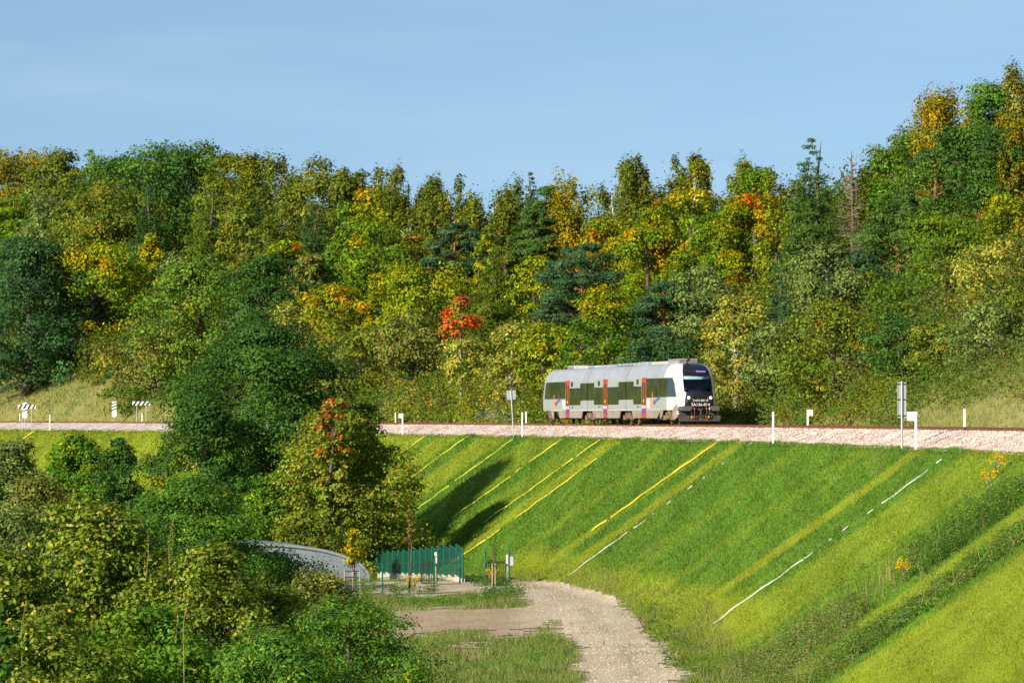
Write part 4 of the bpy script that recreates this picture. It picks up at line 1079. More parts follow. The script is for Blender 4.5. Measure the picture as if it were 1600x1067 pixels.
# headlights need to sit on the shell: shift them out along the corner
# bumper, buffers, hoses, plough
m_ = MB(); m_.prism([(-1.25, .62), (1.25, .62), (1.38, .95), (-1.38, .95)], 'x', -.95, -.55); m_.build("bumper_beam", M['under'], train)
for y in (-.98, .98):
    m_ = MB(); m_.box(-.75, .02, y - .34, y + .34, .92, 1.20, b=.07); bf = m_.build("buffer", M['rubber'], train)
    m_ = MB(); m_.tube([(.0, y, 1.06), (.28, y, 1.06)], [.09, .09], 8); m_.box(.28, .33, y - .27, y + .27, .90, 1.22, b=.03); m_.build("buffer_plate", M['rubber'], bf)
m_ = MB(); m_.prism([(-1.35, .22), (1.35, .22), (1.42, .42), (1.42, .60), (-1.42, .60), (-1.42, .42)], 'x', -.35, -.12); m_.build("snow_plough", M['under'], train)
for y, mt_ in ((-.62, 'hoseY'), (-.42, 'hoseR'), (.42, 'hoseR'), (.62, 'hoseY')):
    m_ = MB(); m_.tube([(-.1, y, 1.12), (.10, y, .98), (.14, y * .97, .75), (.06, y * .93, .52)], [.028, .026, .026, .03], 6); hs_ = m_.build("brake_hose", M['rubber'], train, True)
    m_ = MB(); m_.tube([(.04, y, 1.10), (.12, y, .97)], [.045, .045], 6); m_.tube([(.07, y * .93, .55), (.05, y * .93, .45)], [.05, .05], 6); m_.build("tap", M[mt_], hs_)
m_ = MB(); m_.tube([(-.3, 0, .98), (.12, 0, .98), (.22, 0, .78), (.10, 0, .58), (-.05, 0, .55)], [.07, .06, .05, .05, .04], 6); m_.box(-.1, .2, -.12, .12, .94, 1.06); m_.build("coupling_hook", M['under'], train)
for y in (-1.28, 1.28):
    m_ = MB(); m_.box(-.95, -.62, y - .10, y + .10, .66, .93, b=.02); m_.build("step", M['twhite'], train)

# windows and doors, near side and far side
def ypanel(sgn, z): return sgn * (pw(z))
def panel(name, poly, mt, parent, sgn, th=.012, proud=.010):
    """poly in (t, z); follows the slightly leaning wall"""
    n_ = len(poly); m_ = MB()
    out = [(-t, sgn * (1.43 + proud + th), z) for t, z in poly]; inn = [(-t, sgn * (1.39 + proud), z) for t, z in poly]
    fs = [tuple(range(n_)), tuple(reversed(range(n_, 2 * n_)))] + [(k, n_ + k, n_ + (k + 1) % n_, (k + 1) % n_) for k in range(n_)]
    if sgn > 0: fs = [tuple(reversed(f)) for f in fs]
    m_.add(out + inn, fs); return m_.build(name, mt, parent)
def rect(t0_, t1_, z0, z1): return [(t0_, z0), (t1_, z0), (t1_, z1), (t0_, z1)]
for sgn in (-1, 1):
    F0, Mi, Re = sec
    for par, polys in ((F0, [[(5.52, 1.82), (9.35, 1.82), (9.35, 3.10), (5.52, 3.10)], [(10.85, 1.37), (13.2, 1.37), (13.3, 1.70), (J1 - .14, 1.70), (J1 - .14, 2.94), (13.3, 2.94), (13.2, 2.60), (10.85, 2.60)]]),
                       (Mi, [[(J1 + .14, 1.70), (17.8, 1.70), (17.9, 1.37), (21.35, 1.37), (21.35, 2.60), (17.9, 2.60), (17.8, 2.94), (J1 + .14, 2.94)], [(22.75, 1.37), (25.7, 1.37), (25.8, 1.70), (J2 - .14, 1.70), (J2 - .14, 2.94), (25.8, 2.94), (25.7, 2.60), (22.75, 2.60)]]),
                       (Re, [[(J2 + .14, 1.70), (30.3, 1.70), (30.4, 1.37), (34.05, 1.37), (34.05, 2.60), (30.4, 2.60), (30.3, 2.94), (J2 + .14, 2.94)], [(35.55, 1.84), (TL - 5.52, 1.84), (TL - 5.52, 3.10), (35.55, 3.10)]])):
        for pl_ in polys:
            wn = panel("window_band", pl_, M['tglass'], par, sgn)
    # window joints and opening lights as sub-parts
    for par, ts in ((F0, (6.6, 7.6, 8.5, 11.9, 14.3)), (Mi, (16.7, 19.0, 20.2, 23.8, 24.8, 26.6)), (Re, (29.2, 31.5, 32.7, 36.2))):
        for t_ in ts:
            panel("window_joint", rect(t_, t_ + .05, 1.9 if True else 0, 2.58), M['black'], par, sgn, .014, .012)
    for par, t_ in ((F0, 11.75), (Mi, 23.9), (Re, 33.0)):
        panel("small_window", rect(t_, t_ + .55, 2.72, 3.06), M['tglass'], par, sgn)
    for par, t_, z_ in ((F0, 6.3, 2.62), (F0, 8.4, 2.62), (Mi, 17.3, 2.2), (Mi, 20.3, 2.2), (Re, 31.0, 2.2), (Re, 29.0, 2.5), (Re, 36.3, 2.72)):
        panel("vent_light", rect(t_, t_ + .8, z_, z_ + .30), M['tglassdark'], par, sgn, .014, .014)
    # the bold end windows in the cab shells: rear side high band and the black cab side window
    panel("window_band", [(2.9 + TL - 7.4 + 1.6, 1.84), (TL - 5.5 + 4.0, 1.84), (TL - 5.5 + 3.4, 3.08), (2.9 + TL - 7.4 + 1.6, 3.08)], M['tglass'], nose_r, sgn, .012, -.02) if False else None
    for par, t_ in ((F0, 9.4), (Mi, 21.4), (Re, 34.1)):
        w_ = 1.26
        d = panel("door", rect(t_, t_ + w_, .44, 3.17), M['tred'], par, sgn, .02, .012)
        for q in (0, 1):
            a = t_ + .17 + q * .58
            panel("door_glass", rect(a, a + .34, 1.36, 2.84), M['tglass'], par, sgn, .02, .016)
            panel("door_glass", rect(a + .02, a + .32, 1.08, 1.28), M['white'], par, sgn, .02, .016)
            panel("door_sticker", rect(a, a + .34, .72, 1.02), M['tblue'], par, sgn, .02, .016)
            panel("door_handle", rect(a + .36 if q == 0 else a - .12, a + .44 if q == 0 else a - .04, 1.5, 1.7), M['hoseY'], par, sgn, .03, .03)
    # skirts, dusty, with cut-outs at the bogies
    for par, polys in ((F0, [[(6.2, .42), (9.38, .42), (9.38, .95), (5.6, .95), (5.6, .80)], [(10.8, .42), (13.3, .42), (13.8, .95), (10.8, .95)]]),
                       (Mi, [[(17.6, .42), (21.38, .42), (21.38, .95), (17.2, .95)], [(22.8, .42), (25.8, .42), (26.3, .95), (22.8, .95)]]),
                       (Re, [[(30.0, .42), (34.08, .42), (34.08, .95), (29.6, .95)], [(35.5, .42), (37.6, .42), (38.1, .95), (35.5, .95)]])):
        for pl_ in polys:
            n_ = len(pl_); panel("skirt", pl_, M['tskirt'], par, sgn, .012, .0)
    # grey sill line
    for par, a, b_ in ((F0, 5.52, J1 - .14), (Mi, J1 + .14, J2 - .14), (Re, J2 + .14, TL - 5.52)):
        panel("sill", rect(a, b_, .93, 1.03), M['unit'], par, sgn, .008, .004)
    # labels and writing
    panel("notice", rect(8.55, 9.2, 1.05, 1.72), M['white'], F0, sgn, .012, .012); panel("notice_mark", rect(8.6, 9.15, 1.05, 1.14), M['greenlbl'], F0, sgn, .014, .014)
    panel("notice", rect(35.7, 36.4, 1.05, 1.72), M['white'], Re, sgn, .012, .012); panel("notice_mark", rect(35.75, 36.35, 1.05, 1.14), M['greenlbl'], Re, sgn, .014, .014)
def side_text(body, t, z, size, mt, par, y=-1.43, sx=1.0):
    Mx = Matrix(((1, 0, 0, -t), (0, 0, -1, y - .016), (0, 1, 0, z), (0, 0, 0, 1)))
    Mx = Matrix(((-1, 0, 0, -t), (0, 0, -1, y - .016), (0, 1, 0, z), (0, 0, 0, 1))) if False else Mx
    return text_mesh("side_lettering", body, size, mt, par, Mx, sx=sx)
for par, t_ in ((F0, 11.9), (Mi, 24.0), (Re, 33.0)): side_text("94 51", t_, 1.20, .16, M['black'], par, sx=1.8)
# blue scribble and orange stroke of the operator's mark
def scribble(t, z, par):
    r = random.Random(8); pts = []
    for i in range(15):
        pts.append((-t + i * .13 - .9, -1.446, z + .16 * math.sin(i * 2.1) + .03 * i + r.uniform(-.05, .05)))
    m_ = MB(); m_.tube(pts, .018, 4); m_.build("operator_mark", M['logo'], par)
    m_ = MB(); m_.tube([(-t - 1.12, -1.447, z - .35), (-t - 1.10, -1.447, z + .2), (-t - 1.20, -1.447, z + .75)], [.03, .035, .02], 4); m_.build("operator_stroke", M['orange'], par)
scribble(6.35, 1.42, F0)
scribble(38.3, 1.42, nose_r)

# cab side windows and end window band on the shells
def shell_band(name, poly, mt, par, sgn, off=.02, rear=False):
    out = []; inn = []
    for t, z in poly:
        w = pw(z); wn = w * (.88 if z < 3.3 else .92); tc_ = t0(z) + 1.0
        y = w if t >= 5.2 else w + (wn - w) * ((5.2 - max(t, tc_)) / (5.2 - tc_)) ** 1.5
        if t < tc_:
            s_ = 1 - (t - t0(z)) / 1.0; s_ = min(max(s_, 0), 1) ** 1.7; y = wn * max(0, 1 - s_ ** 2) ** (1 / 3.4)
        xx = -(TL - t) if rear else -t
        out.append((xx, sgn * (y + off), z)); inn.append((xx, sgn * (y - .02), z))
    n_ = len(poly); fs = [tuple(range(n_)), tuple(reversed(range(n_, 2 * n_)))] + [(k, n_ + k, n_ + (k + 1) % n_, (k + 1) % n_) for k in range(n_)]
    m_ = MB(); m_.add(out + inn, fs); return m_.build(name, mt, par)
for sgn in (-1, 1):
    shell_band("cab_side_window", [(1.45, 1.84), (2.3, 1.84), (3.35, 1.84), (3.35, 3.10), (2.45, 3.10), (1.95, 2.72)], M['tglassdark'], nose_f, sgn)
    shell_band("window_band", [(3.38, 1.83), (4.4, 1.83), (5.2, 1.83), (5.5, 1.83), (5.5, 3.10), (5.2, 3.10), (4.4, 3.10), (3.38, 3.10)], M['tglass'], nose_f, sgn)
    shell_band("window_band", [(1.6, 1.86), (3.2, 1.84), (4.4, 1.84), (5.5, 1.84), (5.5, 3.10), (4.4, 3.10), (3.2, 3.10), (2.2, 3.08), (1.9, 2.7)], M['tglass'], nose_r, sgn, rear=True)
    for rear, par in ((False, nose_f), (True, nose_r)):
        shell_band("skirt", [(4.9, .50), (5.5, .42), (5.5, .95), (4.6, .95)], M['tskirt'], par, sgn, rear=rear)
    shell_band("lower_fairing", [(1.0, .55), (1.9, .28), (2.3, .62), (2.2, 1.02), (1.3, 1.35), (.95, .98)], M['tskirt'], nose_f, sgn, .03)

# roof equipment
def roof_unit(name, a, b_, y0, y1, z0, z1, mt, fins=0, mt2=None):
    m_ = MB(); m_.box(-b_, -a, y0, y1, z0, z1, b=.06); o = m_.build(name, mt, train)
    if fins:
        m_ = MB()
        for i in range(fins):
            x = -b_ + (b_ - a) * (i + .5) / fins; m_.box(x - .035, x + .035, y0 - .02, y0, z0 + .06, z1 - .08); m_.box(x - .05, x + .05, y0 + .05, y1 - .05, z1, z1 + .03)
        m_.box(-b_ + .02, -a - .02, y0 - .012, y0 - .002, z0 + .05, z0 + .09); m_.box(-b_ + .02, -a - .02, y0 + .02, y0 + .06, z1 - .01, z1 + .02)
        m_.build("grille", mt2 or M['black'], o)
    return o
roof_unit("roof_unit", 3.3, 6.4, -.66, .70, 4.0, 4.34, M['unitdark'], 12, M['unit'])
roof_unit("roof_unit", 7.0, 11.5, -.60, .60, 4.0, 4.26, M['tan'])
roof_unit("roof_unit", 12.0, 15.0, -.75, .75, 4.0, 4.28, M['troof'])
roof_unit("roof_unit", 16.2, 21.5, -.70, .70, 4.0, 4.27, M['troof'], 5)
roof_unit("roof_unit", 22.5, 27.2, -.72, .72, 4.0, 4.22, M['troof'])
roof_unit("roof_unit", 29.0, 31.4, -.60, .60, 4.0, 4.24, M['unit'], 4)
roof_unit("roof_unit", 32.4, 35.3, -.55, .60, 4.0, 4.22, M['tan'])
roof_unit("roof_unit", 35.8, 38.3, -.70, .70, 3.98, 4.32, M['unit'], 8)
for t_ in (21.9, 15.2, 30.9):
    m_ = MB(); m_.tube([(-t_, -.35, 4.0), (-t_, -.35, 4.36)], .10, 8); m_.tube([(-t_ - .3, -.3, 4.33), (-t_ + .3, -.3, 4.36)], .05, 6); m_.build("exhaust_pipe", M['black'], train)
m_ = MB(); m_.tube([(-2.6, -.25, 4.05), (-2.6, -.25, 4.22), (-2.1, -.25, 4.3)], [.05, .06, .10], 8); m_.build("horn", M['black'], train)
# underframe and bogies
for a, b_ in ((5.0, 13.0), (18.0, 25.5), (30.5, 37.5)):
    m_ = MB(); m_.box(-b_, -a, -1.15, 1.15, .50, .95); 
    r = random.Random(int(a))
    x = a + .3
    while x < b_ - 1.2:
        L = r.uniform(.7, 1.6); m_.box(-x - L, -x, -1.25, -.5, .32, .62, b=.04); m_.box(-x - L, -x, .5, 1.25, .32, .62, b=.04); x += L + .25
    m_.build("underframe", M['under'], train)
def bogie(tc_):
    m_ = MB()
    for y in (-1, 1):
        m_.prism([(-tc_ - 1.55, .50), (-tc_ - 1.35, .72), (-tc_ - .6, .66), (-tc_ - .35, .46), (-tc_ + .35, .46), (-tc_ + .6, .66), (-tc_ + 1.35, .72), (-tc_ + 1.55, .50), (-tc_ + 1.2, .36), (-tc_ + .5, .40), (-tc_, .28), (-tc_ - .5, .40), (-tc_ - 1.2, .36)], 'y', y * 1.10 - .07, y * 1.10 + .07)
        m_.tube([(-tc_, y * 1.1, .42), (-tc_, y * 1.1, .92)], [.24, .24], 10)
        for s_ in (-1, 1):
            m_.box(-tc_ + s_ * 1.15 - .2, -tc_ + s_ * 1.15 + .2, y * 1.22 - .12, y * 1.22 + .12, .30, .62, b=.05)
            m_.tube([(-tc_ + s_ * .55, y * 1.2, .35), (-tc_ + s_ * .75, y * 1.25, .78)], [.07, .07], 6)
    m_.box(-tc_ - .3, -tc_ + .3, -1.0, 1.0, .35, .6)
    o = m_.build("bogie", M['bogie'], train)
    for s_ in (-1, 1):
        w_ = MB()
        for y in (-.7535, .7535):
            w_.tube([(-tc_ + s_ * 1.15, y - .065, .425), (-tc_ + s_ * 1.15, y + .065, .425)], [.425, .425], 20)
        w_.tube([(-tc_ + s_ * 1.15, -.75, .425), (-tc_ + s_ * 1.15, .75, .425)], .08, 8)
        w_.build("wheelset", M['bogie'], o)
for tc_ in (3.6, J1, J2, TL - 3.6): bogie(tc_)

# the driver, seated behind the windscreen
def person_skin(name, J, E, rad, mt, parent):
    me = bpy.data.meshes.new(name); me.from_pydata(J, E, []); me.materials.append(mt); o = link(bpy.data.objects.new(name, me), parent)
    sk = o.modifiers.new("skin", 'SKIN'); sk.use_smooth_shade = True
    for i, r in enumerate(rad): me.skin_vertices[0].data[i].radius = (r, r) if not hasattr(r, '__len__') else r
    me.skin_vertices[0].data[0].use_root = True
    o.modifiers.new("sub", 'SUBSURF').levels = 1; o.modifiers["sub"].render_levels = 1
    return o
Rz = train.matrix_basis.copy() if False else Matrix.Translation(train.location) @ train.rotation_euler.to_matrix().to_4x4()
drv = empty("person"); drv.matrix_world = Rz @ Matrix.Translation((-1.75, -.05, 1.0))
tag(drv, "driver in a pale blue shirt sitting behind the windscreen of the train", "person")
me_j = [(0, 0, .48), (0, 0, .66), (.02, 0, .88), (.03, 0, 1.02), (.05, 0, 1.10), (.07, 0, 1.22), (.07, 0, 1.32),
        (.02, -.19, .96), (.10, -.27, .72), (.38, -.20, .74), (.46, -.18, .75), (.02, .19, .96), (.10, .27, .72), (.38, .20, .74), (.46, .18, .75),
        (.05, -.10, .46), (.45, -.13, .50), (.50, -.13, .08), (.62, -.13, .04), (.05, .10, .46), (.45, .13, .50), (.50, .13, .08), (.62, .13, .04)]
me_e = [(0, 1), (1, 2), (2, 3), (3, 4), (4, 5), (5, 6), (2, 7), (7, 8), (8, 9), (9, 10), (2, 11), (11, 12), (12, 13), (13, 14), (0, 15), (15, 16), (16, 17), (17, 18), (0, 19), (19, 20), (20, 21), (21, 22)]
rd = [(.16, .12), (.15, .11), (.14, .12), (.07, .07), (.06, .06), (.085, .10), (.07, .085), .065, .05, .042, .035, .065, .05, .042, .035, .09, .075, .05, .045, .09, .075, .05, .045]
bd = person_skin("body", me_j, me_e, rd, M['skin'], drv)
sh = person_skin("shirt", me_j[:4] + [me_j[7], me_j[8], me_j[11], me_j[12]], [(0, 1), (1, 2), (2, 3), (2, 4), (4, 5), (2, 6), (6, 7)], [(.18, .14), (.17, .13), (.16, .14), (.085, .085), .085, .07, .085, .07], M['shirt'], drv)
m_ = MB(); m_.tube([(.05, 0, 1.27), (.05, 0, 1.36), (.05, 0, 1.41)], [.105, .10, .05], 10); m_.build("hair", M['hair'], drv, True)
m_ = MB(); m_.box(-2.2, -1.7, -.30, .22, 1.0, 1.44, b=.04); m_.box(-2.25, -2.1, -.30, .22, 1.44, 2.1, b=.04); m_.build("driver_seat", M['seatcloth'], train)
# ---------------------------------------------------------------- posts and signs along the line
NEAR = -.05
def near_pt(px, o=NEAR):
    X, D, z = at_o(px, o); return X, D, float(ground(X, D))
def white_post(px, side, label, ytop, flag=None):
    X, D, z = at_o(px, NEAR if side == 'near' else 8.4); z = float(ground(X, D)); h = float(P(px, ytop, D)[2]) - z
    root = empty("marker_post", (X, D, z)); tag(root, label, "marker post", "white marker posts along the railway")
    m_ = MB(); m_.box(-.055, .055, -.055, .055, -.3, h, b=.012); m_.build("post", M['white'], root)
    if flag:
        s_, wq, hq = flag; m_ = MB(); a0, a1 = (.055, .055 + wq) if s_ > 0 else (-.055 - wq, -.055)
        m_.box(a0, a1, -.03, .03, h - hq, h); m_.box(-.055, .055, -.058, -.03, h - hq, h - .01) if False else None
        pl_ = m_.build("plate", M['white'], root)
        if side == 'far':
            text_mesh("plate_figures", "2", .30, M['black'], pl_, Matrix(((1, 0, 0, (a0 + a1) / 2), (0, 0, -1, -.034), (0, 1, 0, h - .17), (0, 0, 0, 1))), sx=.8)
            text_mesh("plate_figures", "8", .30, M['black'], pl_, Matrix(((1, 0, 0, (a0 + a1) / 2), (0, 0, -1, -.034), (0, 1, 0, h - .42), (0, 0, 0, 1))), sx=.8)
    return root
white_post(78, 'near', "plain white post on the crest right of the left barrier board", 648)
white_post(31, 'far', "short white post behind the track at the far left", 646)
white_post(222, 'far', "short white post under the right barrier board", 645)
white_post(618, 'far', "white post behind the track just right of the maple crown", 644)
white_post(629, 'near', "white post with a small plate on its left, beside the maple crown", 646, (-1, .28, .38))
white_post(816, 'near', "plain white post on the crest beside the leaning square sign", 644)
white_post(822, 'far', "white post behind the track close to the rear of the train", 643)
white_post(1208, 'near', "plain white post on the crest right of the train", 643)
white_post(1262, 'far', "white post with a numbered plate behind the track right of the train", 640, (1, .26, .40))
white_post(1431, 'near', "white post with a square plate on its left, beside the tall grey signs", 643, (-1, .36, .42))
white_post(1507, 'far', "plain white post behind the track at the foot of the dry grass bank", 639)

def stripes_board(m_, x0, x1, z0, z1, y, n_, slope, vertical=False):
    """slanted black bars 3 mm proud of a white board"""
    if not vertical:
        L = (x1 - x0) / n_
        for i in range(n_):
            a = x0 + L * (i + .05); poly = [(a, z0), (a + L * .5, z0), (a + L * .5 + slope, z1), (a + slope, z1)]
            poly = [(min(max(p[0], x0), x1), p[1]) for p in poly]; m_.prism(poly, 'y', y - .006, y)
    else:
        Hh = (z1 - z0) / n_
        for i in range(n_):
            a = z0 + Hh * (i + .15); poly = [(x0, a), (x1, a + slope), (x1, a + slope + Hh * .42), (x0, a + Hh * .42)]
            poly = [(p[0], min(max(p[1], z0), z1)) for p in poly]; m_.prism(poly, 'y', y - .006, y)
def barrier(px0, px1, yt, yb, side, label):
    pm = (px0 + px1) / 2; X, D, z = at_o(pm, NEAR if side == 'near' else 8.4); z = float(ground(X, D))
    root = empty("barrier_board", (X, D, z)); tag(root, label, "barrier board", "striped barrier boards")
    w = (px1 - px0) / F * D / 2; z1 = float(P(pm, yt, D)[2]) - z; z0 = float(P(pm, yb, D)[2]) - z
    m_ = MB(); m_.box(-w, w, -.02, .02, z0, z1); bo = m_.build("board", M['white'], root)
    m_ = MB(); stripes_board(m_, -w, w, z0, z1, -.0205, 4, .30); m_.build("stripes", M['black'], bo)
    for sx_ in (-.52, .52):
        m_ = MB(); m_.tube([(sx_ * w, .05, -.3), (sx_ * w, .05, z1 - .05)], .035, 8); m_.build("leg", M['galv'], root)
barrier(28, 56, 632.5, 638.5, 'near', "left striped barrier board on two legs, in front of the track")
barrier(207, 235, 627, 633, 'far', "right striped barrier board on two legs, behind the track")
def upright(px, yt, yb, side, label, o=None):
    X, D, z = at_o(px, o if o is not None else (NEAR if side == 'near' else 8.6)); z = float(ground(X, D))
    root = empty("warning_board", (X, D, z)); tag(root, label, "warning board", "upright boards with black slanted bars")
    w = .26; z1 = float(P(px, yt, D)[2]) - z; z0 = float(P(px, yb, D)[2]) - z
    m_ = MB(); m_.box(-w, w, -.02, .02, z0, z1); bo = m_.build("board", M['white'], root)
    m_ = MB(); stripes_board(m_, -w, w, z0 + .35 * (z1 - z0), z1 - .1, -.0205, 3, .20, True); m_.build("bars", M['black'], bo)
    m_ = MB(); m_.tube([(0, .06, -.3), (0, .06, z1 - .1)], .04, 8); m_.build("pole", M['galv'], root)
upright(178.5, 627, 651, 'far', "upright white board with three slanted black bars standing alone behind the track")
upright(39, 629, 653, 'near', "upright barred board half hidden behind the left barrier board", -.2 + .6)

# square grey sign seen from behind on a leaning pole
def sign_back(px, yt, yb, wpx, label, lean=0.0, double=False, ytop=None):
    X, D, z = near_pt(px); root = empty("sign", (X, D, z)); tag(root, label, "sign")
    z1 = float(P(px, yt, D)[2]) - z; z0 = float(P(px, yb, D)[2]) - z; w = wpx / F * D / 2
    m_ = MB(); ptop = float(P(px, ytop, D)[2]) - z if ytop else z1
    m_.tube([(0, 0, -.4), (-lean * ptop, 0, ptop)], .045, 8); m_.build("pole", M['galv'], root)
    m_ = MB(); cx_ = -lean * (z0 + z1) / 2
    if not double:
        m_.box(cx_ - w, cx_ + w, .05, .065, z0, z1); m_.box(cx_ - w * .9, cx_ + w * .9, .03, .05, z0 + .12, z0 + .16); m_.box(cx_ - w * .9, cx_ + w * .9, .03, .05, z1 - .16, z1 - .12)
        m_.build("panel", M['signback'], root)
    else:
        m_.box(cx_ - w, cx_ - .03, .05, .065, z0, z1); m_.box(cx_ - w, cx_ - w + .03, .02, .05, z0, z1); m_.build("panel", M['signback'], root)
        m_ = MB(); m_.box(cx_ + .04, cx_ + w, .05, .065, z0, z1); m_.box(cx_ + w - .03, cx_ + w, .02, .05, z0, z1); m_.build("panel", M['signback'], root)
        m_ = MB()
        for zz_ in (z0 + .08, (z0 + z1) / 2, z1 - .12): m_.box(cx_ - w, cx_ + w, .02, .045, zz_, zz_ + .05)
        m_.build("bracket", M['black'], root)
sign_back(803, 610, 624, 14, "back of a square grey sign on a slightly leaning pole left of the train", .065)
sign_back(1409, 597, 653, 14, "back of a tall narrow pair of grey boards on a galvanised pole at the right", 0.0, True, 595.5)

# low dark railing behind the line
X0, D0_, z0_ = at_o(744, 9.6); X1, D1_, z1_ = at_o(805, 9.6)
root = empty("railing", (X0, D0_, float(ground(X0, D0_)))); tag(root, "low dark blue grey railing with a raised middle behind the track left of the train", "railing")
zb = root.location.z; n_ = 9; tops = []
for i in range(n_):
    t = i / (n_ - 1); x, d = X0 + (X1 - X0) * t - X0, D0_ + (D1_ - D0_) * t - D0_; g_ = float(ground(x + X0, d + D0_)) - zb
    zt = float(P((x + X0) / (d + D0_) * F + 800, [645, 644.6, 645, 644.4, 643, 644.6, 646, 646.8, 648][i], d + D0_)[2]) - zb
    m_ = MB(); m_.box(x - .05, x + .05, d - .05, d + .05, g_ - .3, zt); m_.build("post", M['bluegrey'], root); tops.append((x, d, zt, g_))
for f_ in (1.0, .5, .12):
    m_ = MB(); m_.tube([(x, d, g_ + (zt - g_) * f_) for x, d, zt, g_ in tops], .04, 6); m_.build("rail", M['bluegrey'], root)

# ---------------------------------------------------------------- stepped wall with green mesh, gate, posts
def mesh_mat():
    m, n, b = base_mat("green_mesh")
    t = n.nodes.new("ShaderNodeTexCoord"); w = n.nodes.new("ShaderNodeTexWave"); w.wave_type = 'BANDS'; w.bands_direction = 'Z'; w.inputs['Scale'].default_value = 7.0
    b.inputs['Base Color'].default_value = (.004, .085, .056, 1); b.inputs['Roughness'].default_value = .5
    tr = n.nodes.new("ShaderNodeBsdfTransparent"); mi = n.nodes.new("ShaderNodeMixShader")
    n.links.new(t.outputs['Object'], w.inputs['Vector']); mr = n.nodes.new("ShaderNodeMapRange"); mr.inputs[1].default_value = .2; mr.inputs[2].default_value = .6; mr.inputs[3].default_value = .30; mr.inputs[4].default_value = .80
    n.links.new(w.outputs[0], mr.inputs[0]); n.links.new(mr.outputs[0], mi.inputs[0]); n.links.new(tr.outputs[0], mi.inputs[1]); n.links.new(b.outputs[0], mi.inputs[2])
    n.links.new(mi.outputs[0], n.nodes.get("Material Output").inputs[0]); return m
M['mesh'] = mesh_mat()
A = P(574, 906, 281); B = P(723, 914, 241)
fw = empty("mesh_fence", tuple(A)); tag(fw, "tall green mesh fence stepping up along a pale concrete footing below the bank", "fence")
NP = 17
zbA, zbB = float(P(574, 901, 281)[2]), float(P(723, 908, 241)[2]); ztA, ztB = float(P(574, 869, 281)[2]), float(P(723, 855.5, 241)[2])
for i in range(NP):
    t0_, t1_ = i / NP, (i + 1) / NP; a = A + (B - A) * t0_ - A; c = A + (B - A) * t1_ - A
    zt = ztA + (ztB - ztA) * t1_ ** 1.0 - A[2]; zb_ = zbA + (zbB - zbA) * t1_ - A[2] + .05
    lo = zb_ + .12
    m_ = MB(); dn = np.array([c[1] - a[1], -(c[0] - a[0]), 0]); dn = dn / np.linalg.norm(dn) * .008
    m_.add([tuple(np.array([p[0], p[1], z]) + s_ * dn) for s_ in (-1, 1) for p, z in ((a, lo + .13), (c, lo), (c, zt), (a, zt + .16))], [(0, 1, 2, 3), (7, 6, 5, 4), (0, 4, 5, 1), (2, 6, 7, 3)]); pn = m_.build("mesh_panel", M['mesh'], fw)
    m_ = MB(); m_.tube([(a[0], a[1], zb_ - .1), (a[0], a[1], zt + .16)], .045, 6); m_.build("post", M['greenmetal'], fw)
    m_ = MB()
    for zz_, dz_ in ((zt - .02, .16), ((zt + lo) / 2, .15), (lo, .13)): m_.tube([(a[0], a[1], zz_ + dz_), (c[0], c[1], zz_)], .024, 4)
    m_.build("rail", M['greenmetal'], pn)
    m_ = MB(); dn2 = dn / .008 * .12; m_.add([tuple(np.array([p[0], p[1], z]) + s_ * dn2) for s_ in (-1, 1) for p, z in ((a, zb_ - 1.0), (c, zb_ - 1.0), (c, lo), (a, lo + .13))], [(0, 1, 2, 3), (7, 6, 5, 4), (0, 4, 5, 1), (1, 5, 6, 2), (2, 6, 7, 3), (3, 7, 4, 0)]); m_.build("footing", M['concrete'], fw)
m_ = MB(); c = B - A; m_.tube([(c[0], c[1], zbB - A[2] - .2), (c[0], c[1], ztB - A[2])], .055, 6); m_.build("post", M['greenmetal'], fw)
# concrete end pillar and lower wall to its left
Q = P(569.5, 905, 279)
pw_ = empty("concrete_wall", tuple(Q)); tag(pw_, "pale block wall with a taller end pillar left of the green mesh fence", "wall")
sc_ = 279 / F
m_ = MB(); m_.box(-4.5 * sc_, 4.2 * sc_, -.3, .3, -1.2, 35 * sc_, b=.02); m_.build("pillar", M['concrete'], pw_)
m_ = MB(); m_.box(-7 * sc_, -4.6 * sc_, -.25, .25, -1.2, 26 * sc_); m_.box(-36 * sc_, -7 * sc_ - .003, -.22, .22, -1.2, 17 * sc_); m_.build("wall", M['concrete'], pw_)
# thin wire fence in front: green posts, wires, small dark gate
pp = [(556, 938, 892), (597.5, 929, 876), (638.5, 925, 875), (679, 920.5, 868), (718.5, 913, 865)]
W0 = hit(597.5, 929)
wf = empty("wire_fence", tuple(W0)); tag(wf, "wire fence on slim green posts standing in front of the mesh fence", "fence")
tops = []
for px, yb, yt in pp:
    D = float(np.interp(px, [556, 597.5, 722], [222, 225.5, 239.5])); b_ = P(px, yb, D); g_ = float(ground(b_[0], b_[1])); zt = float(P(px, yt, D)[2])
    q = np.array([b_[0], b_[1], 0]) - np.array([W0[0], W0[1], 0]); m_ = MB(); m_.tube([(q[0], q[1], g_ - .2 - W0[2]), (q[0], q[1], zt - W0[2])], .045, 6); m_.build("post", M['greenmetal'], wf); tops.append((q[0], q[1], zt - W0[2], g_ - W0[2]))
for f_ in (.97, .72, .5, .28, .06):
    m_ = MB(); m_.tube([(x, d, g_ + (zt - g_) * f_) for x, d, zt, g_ in tops], .010, 4); m_.build("wire", M['greenmetal'], wf)
